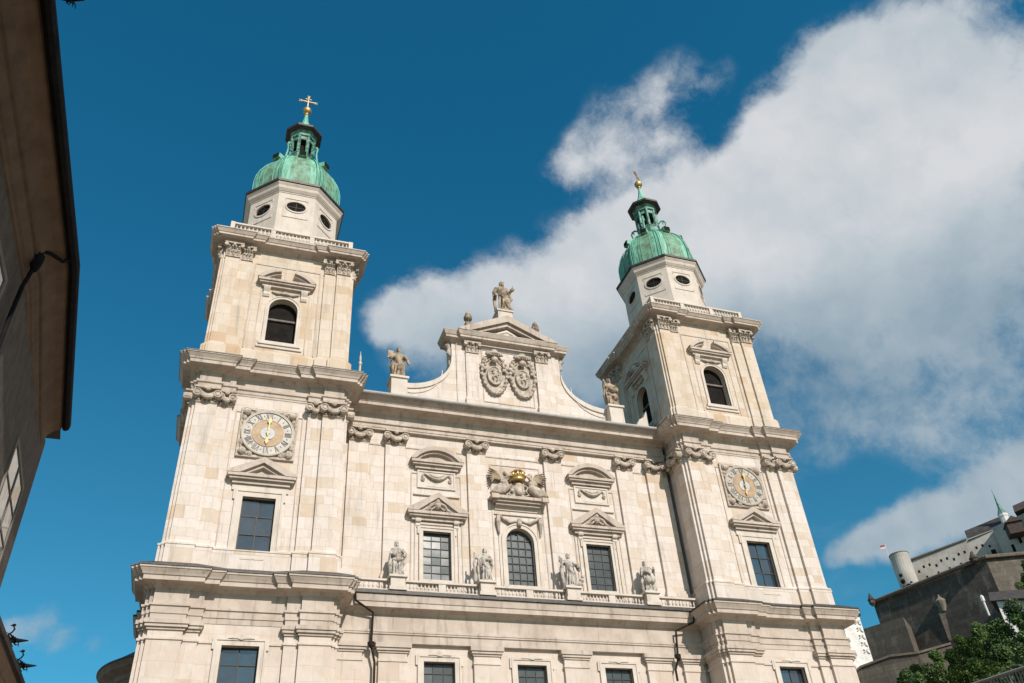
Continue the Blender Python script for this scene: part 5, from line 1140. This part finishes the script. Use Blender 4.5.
# house among the trees
HO = empty('white_house', 'small white house with dark roof among the trees below the fortress', 'house', (0, 0, 0))
wallblock('wall', [(50.0, 292, 15.75, 11), (56, 300, 14.6, 11), (56, 312, 14.1, 11), (50.4, 304, 15.1, 11)], 'white_wall', HO)
roofblock(49.7, 56.3, 291, 14, 15.72, 14.75, 4.5).build('roof', 'roof_slate', HO)
for az in (50.9, 51.5, 52.1, 52.7): p = at(az, 15.1 - .19 * (az - 50), 292.6 + 1.2 * (az - 50)); b = MB(); b.M = T(p) @ RZ(-R(48)); b.box(-.4, .4, -.8, .5, -.6, .6); b.build('window', 'void', HO)
p = at(49.35, 15.9, 288); b = MB(); b.lathe([(.3, -5), (.3, -.8), (.55, -.7), (.55, .6), (.4, 1.0), (.1, 1.2)], p, 8); tag(b.build('white_post', 'white_wall'), 'small white capped post left of the white house roof', 'post')
# railing at the bottom right corner
RL = empty('railing', 'grey railing with closely set bars at the lower right corner', 'railing', (0, 0, 0))
b = MB(); b.tube([at(47.0, 11.65, 170), at(53.0, 12.35, 162)], .3, 6); b.build('handrail', 'wood_rail', RL); b = MB(); b.tube([at(47.0, 10.7, 170), at(53.0, 11.3, 162)], .25, 6); b.build('bottom_rail', 'wood_rail', RL)
for k in range(34):
    t_ = (k + .5) / 34; a = at(47, 11.65, 170).lerp(at(53, 12.35, 162), t_); c_ = at(47, 10.7, 170).lerp(at(53, 11.3, 162), t_); b = MB(); b.tube([c_, a], .13 if k % 6 else .24, 5); b.build('bar', 'wood_rail', RL)
b = MB(); b.loft([[tuple(at(46.5, 10.9, 170)), tuple(at(53.5, 11.4, 162)), tuple(at(53.5, 11.2, 167)), tuple(at(46.5, 10.7, 175))][::1], [(*pol(46.5, 170), 10), (*pol(53.5, 162), 10), (*pol(53.5, 167), 10), (*pol(46.5, 175), 10)]][::-1]); tag(b.build('terrace_wall', 'fort_mid'), 'stone terrace wall under the railing at the lower right corner', 'wall')

#======================================================================== trees on the slope
def tree_meshes(seed, mat_):
    rnd = random.Random(seed)
    tr = MB(); tr.tube([(0, 0, -4), (.1, 0, 2), (.2, .1, 5), (.1, 0, 8)], [.55, .42, .32, .15], 7)
    lobes = []
    for k in range(11):
        a = rnd.uniform(0, 6.28); rr = rnd.uniform(.5, 3.6); z = rnd.uniform(2.6, 9.5); r = rnd.uniform(1.3, 2.5) * (1.15 - z * .035)
        lobes.append((Vector((rr * math.cos(a) * (1.2 - z * .06), rr * math.sin(a) * (1.2 - z * .06), z)), r)); c_ = lobes[-1][0]
        tr.tube([(.1, 0, max(2, c_.z - 3)), tuple(c_ * .5 + Vector((0, 0, c_.z * .3))), tuple(c_)], [.2, .12, .05], 5)
    cr = MB(); vs = []; fs = []
    for c_, r in lobes:
        for k in range(int(230 * r)):
            d = Vector((rnd.gauss(0, 1), rnd.gauss(0, 1), rnd.gauss(0, 1))).normalized(); p = c_ + d * r * rnd.uniform(.45, 1.08) ** .7 * Vector((1, 1, .85)).length / 1.65
            s_ = rnd.uniform(.16, .40); u = Vector((rnd.gauss(0, 1), rnd.gauss(0, 1), rnd.gauss(0, .6))).normalized(); v_ = u.orthogonal().normalized(); o_ = len(vs)
            v_ = (v_ + d * .4).normalized()
            vs += [tuple(p - u * s_), tuple(p + v_ * s_ * .7), tuple(p + u * s_), tuple(p - v_ * s_ * .7)]; fs.append((o_, o_ + 1, o_ + 2, o_ + 3))
    cr.add(vs, fs)
    return tr, cr, mat_
protos = []
def make_tree(i, kind):
    tr, cr, mt = tree_meshes(40 + i, kind)
    r_ = bpy.data.objects.new('tree', None); COL.objects.link(r_)
    t_ = MB.build(tr, 'trunk', 'bark', r_)
    me = bpy.data.meshes.new('crown'); me.from_pydata([tuple(v) for v in cr.v], [], cr.f); me.materials.append(M[mt]); c_ = bpy.data.objects.new('crown', me); COL.objects.link(c_); c_.parent = r_
    return r_
TREES = [  # az, el of crown top, distance, scale, kind, label
 (50.6, 15.75, 262, 1.15, 'leaf_dark', 'dark tall tree in front of the white house'),
 (49.3, 15.1, 258, 1.1, 'leaf_dark', 'dark round tree left of the white house below the bastion corner'),
 (48.1, 14.25, 250, 1.05, 'leaf_dark', 'dark tree under the pale shield of the bastion'),
 (46.9, 13.95, 262, .95, 'leaf_dark', 'dark tree just left of the pale shield stain'),
 (45.7, 13.9, 270, .85, 'leaf_mid', 'mid green bush-like tree above the retaining wall end'),
 (44.4, 12.9, 235, .8, 'leaf_mid', 'green tree nearest to the right tower at the bottom edge'),
 (45.5, 13.0, 225, .9, 'leaf_light', 'yellow green tree at the bottom edge, second from the tower'),
 (46.8, 12.8, 215, .95, 'leaf_mid', 'green tree at the bottom edge before the dark middle trees'),
 (48.0, 13.2, 212, 1.0, 'leaf_mid', 'broad green tree above the left end of the railing'),
 (49.2, 13.7, 220, 1.0, 'leaf_dark', 'dark tree behind the railing near its left end'),
 (50.2, 14.1, 225, 1.0, 'leaf_mid', 'green tree behind the middle of the railing'),
 (51.4, 14.6, 228, 1.1, 'leaf_dark', 'dark tree behind the railing at the right edge'),
 (52.4, 15.4, 250, 1.15, 'leaf_mid', 'green tree overlapping the right end of the white house'),
 (52.6, 17.6, 316, .95, 'leaf_dark', 'dark tree at the right edge in front of the brown bastion face'),
 (51.9, 16.9, 312, .8, 'leaf_mid', 'small green tree at the foot of the brown bastion face'),
 (49.9, 12.8, 195, .8, 'leaf_light', 'yellow green shrub just above the railing'),
 (43.9, 13.2, 240, .8, 'leaf_dark', 'dark shrub at the bottom edge touching the right tower'),
 (44.6, 13.5, 262, .7, 'leaf_dark', 'small dark tree in front of the stone retaining wall, nearest the cathedral'),
 (47.4, 14.4, 285, .75, 'leaf_mid', 'small green tree against the dark bastion, under the pale shield'),
 (48.6, 14.9, 280, .9, 'leaf_mid', 'green tree against the dark bastion between the pale shield and the white post'),
 (51.0, 15.2, 255, 1.1, 'leaf_mid', 'sunlit green tree right in front of the white house wall'),
 (53.4, 16.2, 275, 1.2, 'leaf_mid', 'tall green tree rising at the right edge beside the white house'),
 (53.6, 14.8, 240, 1.1, 'leaf_dark', 'dark tree just cut by the right edge beside the house'),
]
vari = {}
for i, (az, el, D, s_, kd, lb) in enumerate(TREES):
    key = (kd, i % 2)
    if key not in vari: vari[key] = make_tree(len(vari), kd); r_ = vari[key]
    else:
        src = vari[key]; r_ = src.copy(); COL.objects.link(r_)
        for ch in list(src.children): c_ = ch.copy(); COL.objects.link(c_); c_.parent = r_
    top = at(az, el, D); r_.location = (top.x, top.y, top.z - 11.2 * s_); r_.rotation_euler = (0, 0, i * 1.3); r_.scale = (s_,) * 3
    tag(r_, lb, 'tree', 'trees on the castle slope')
bpy.context.view_layer.update()
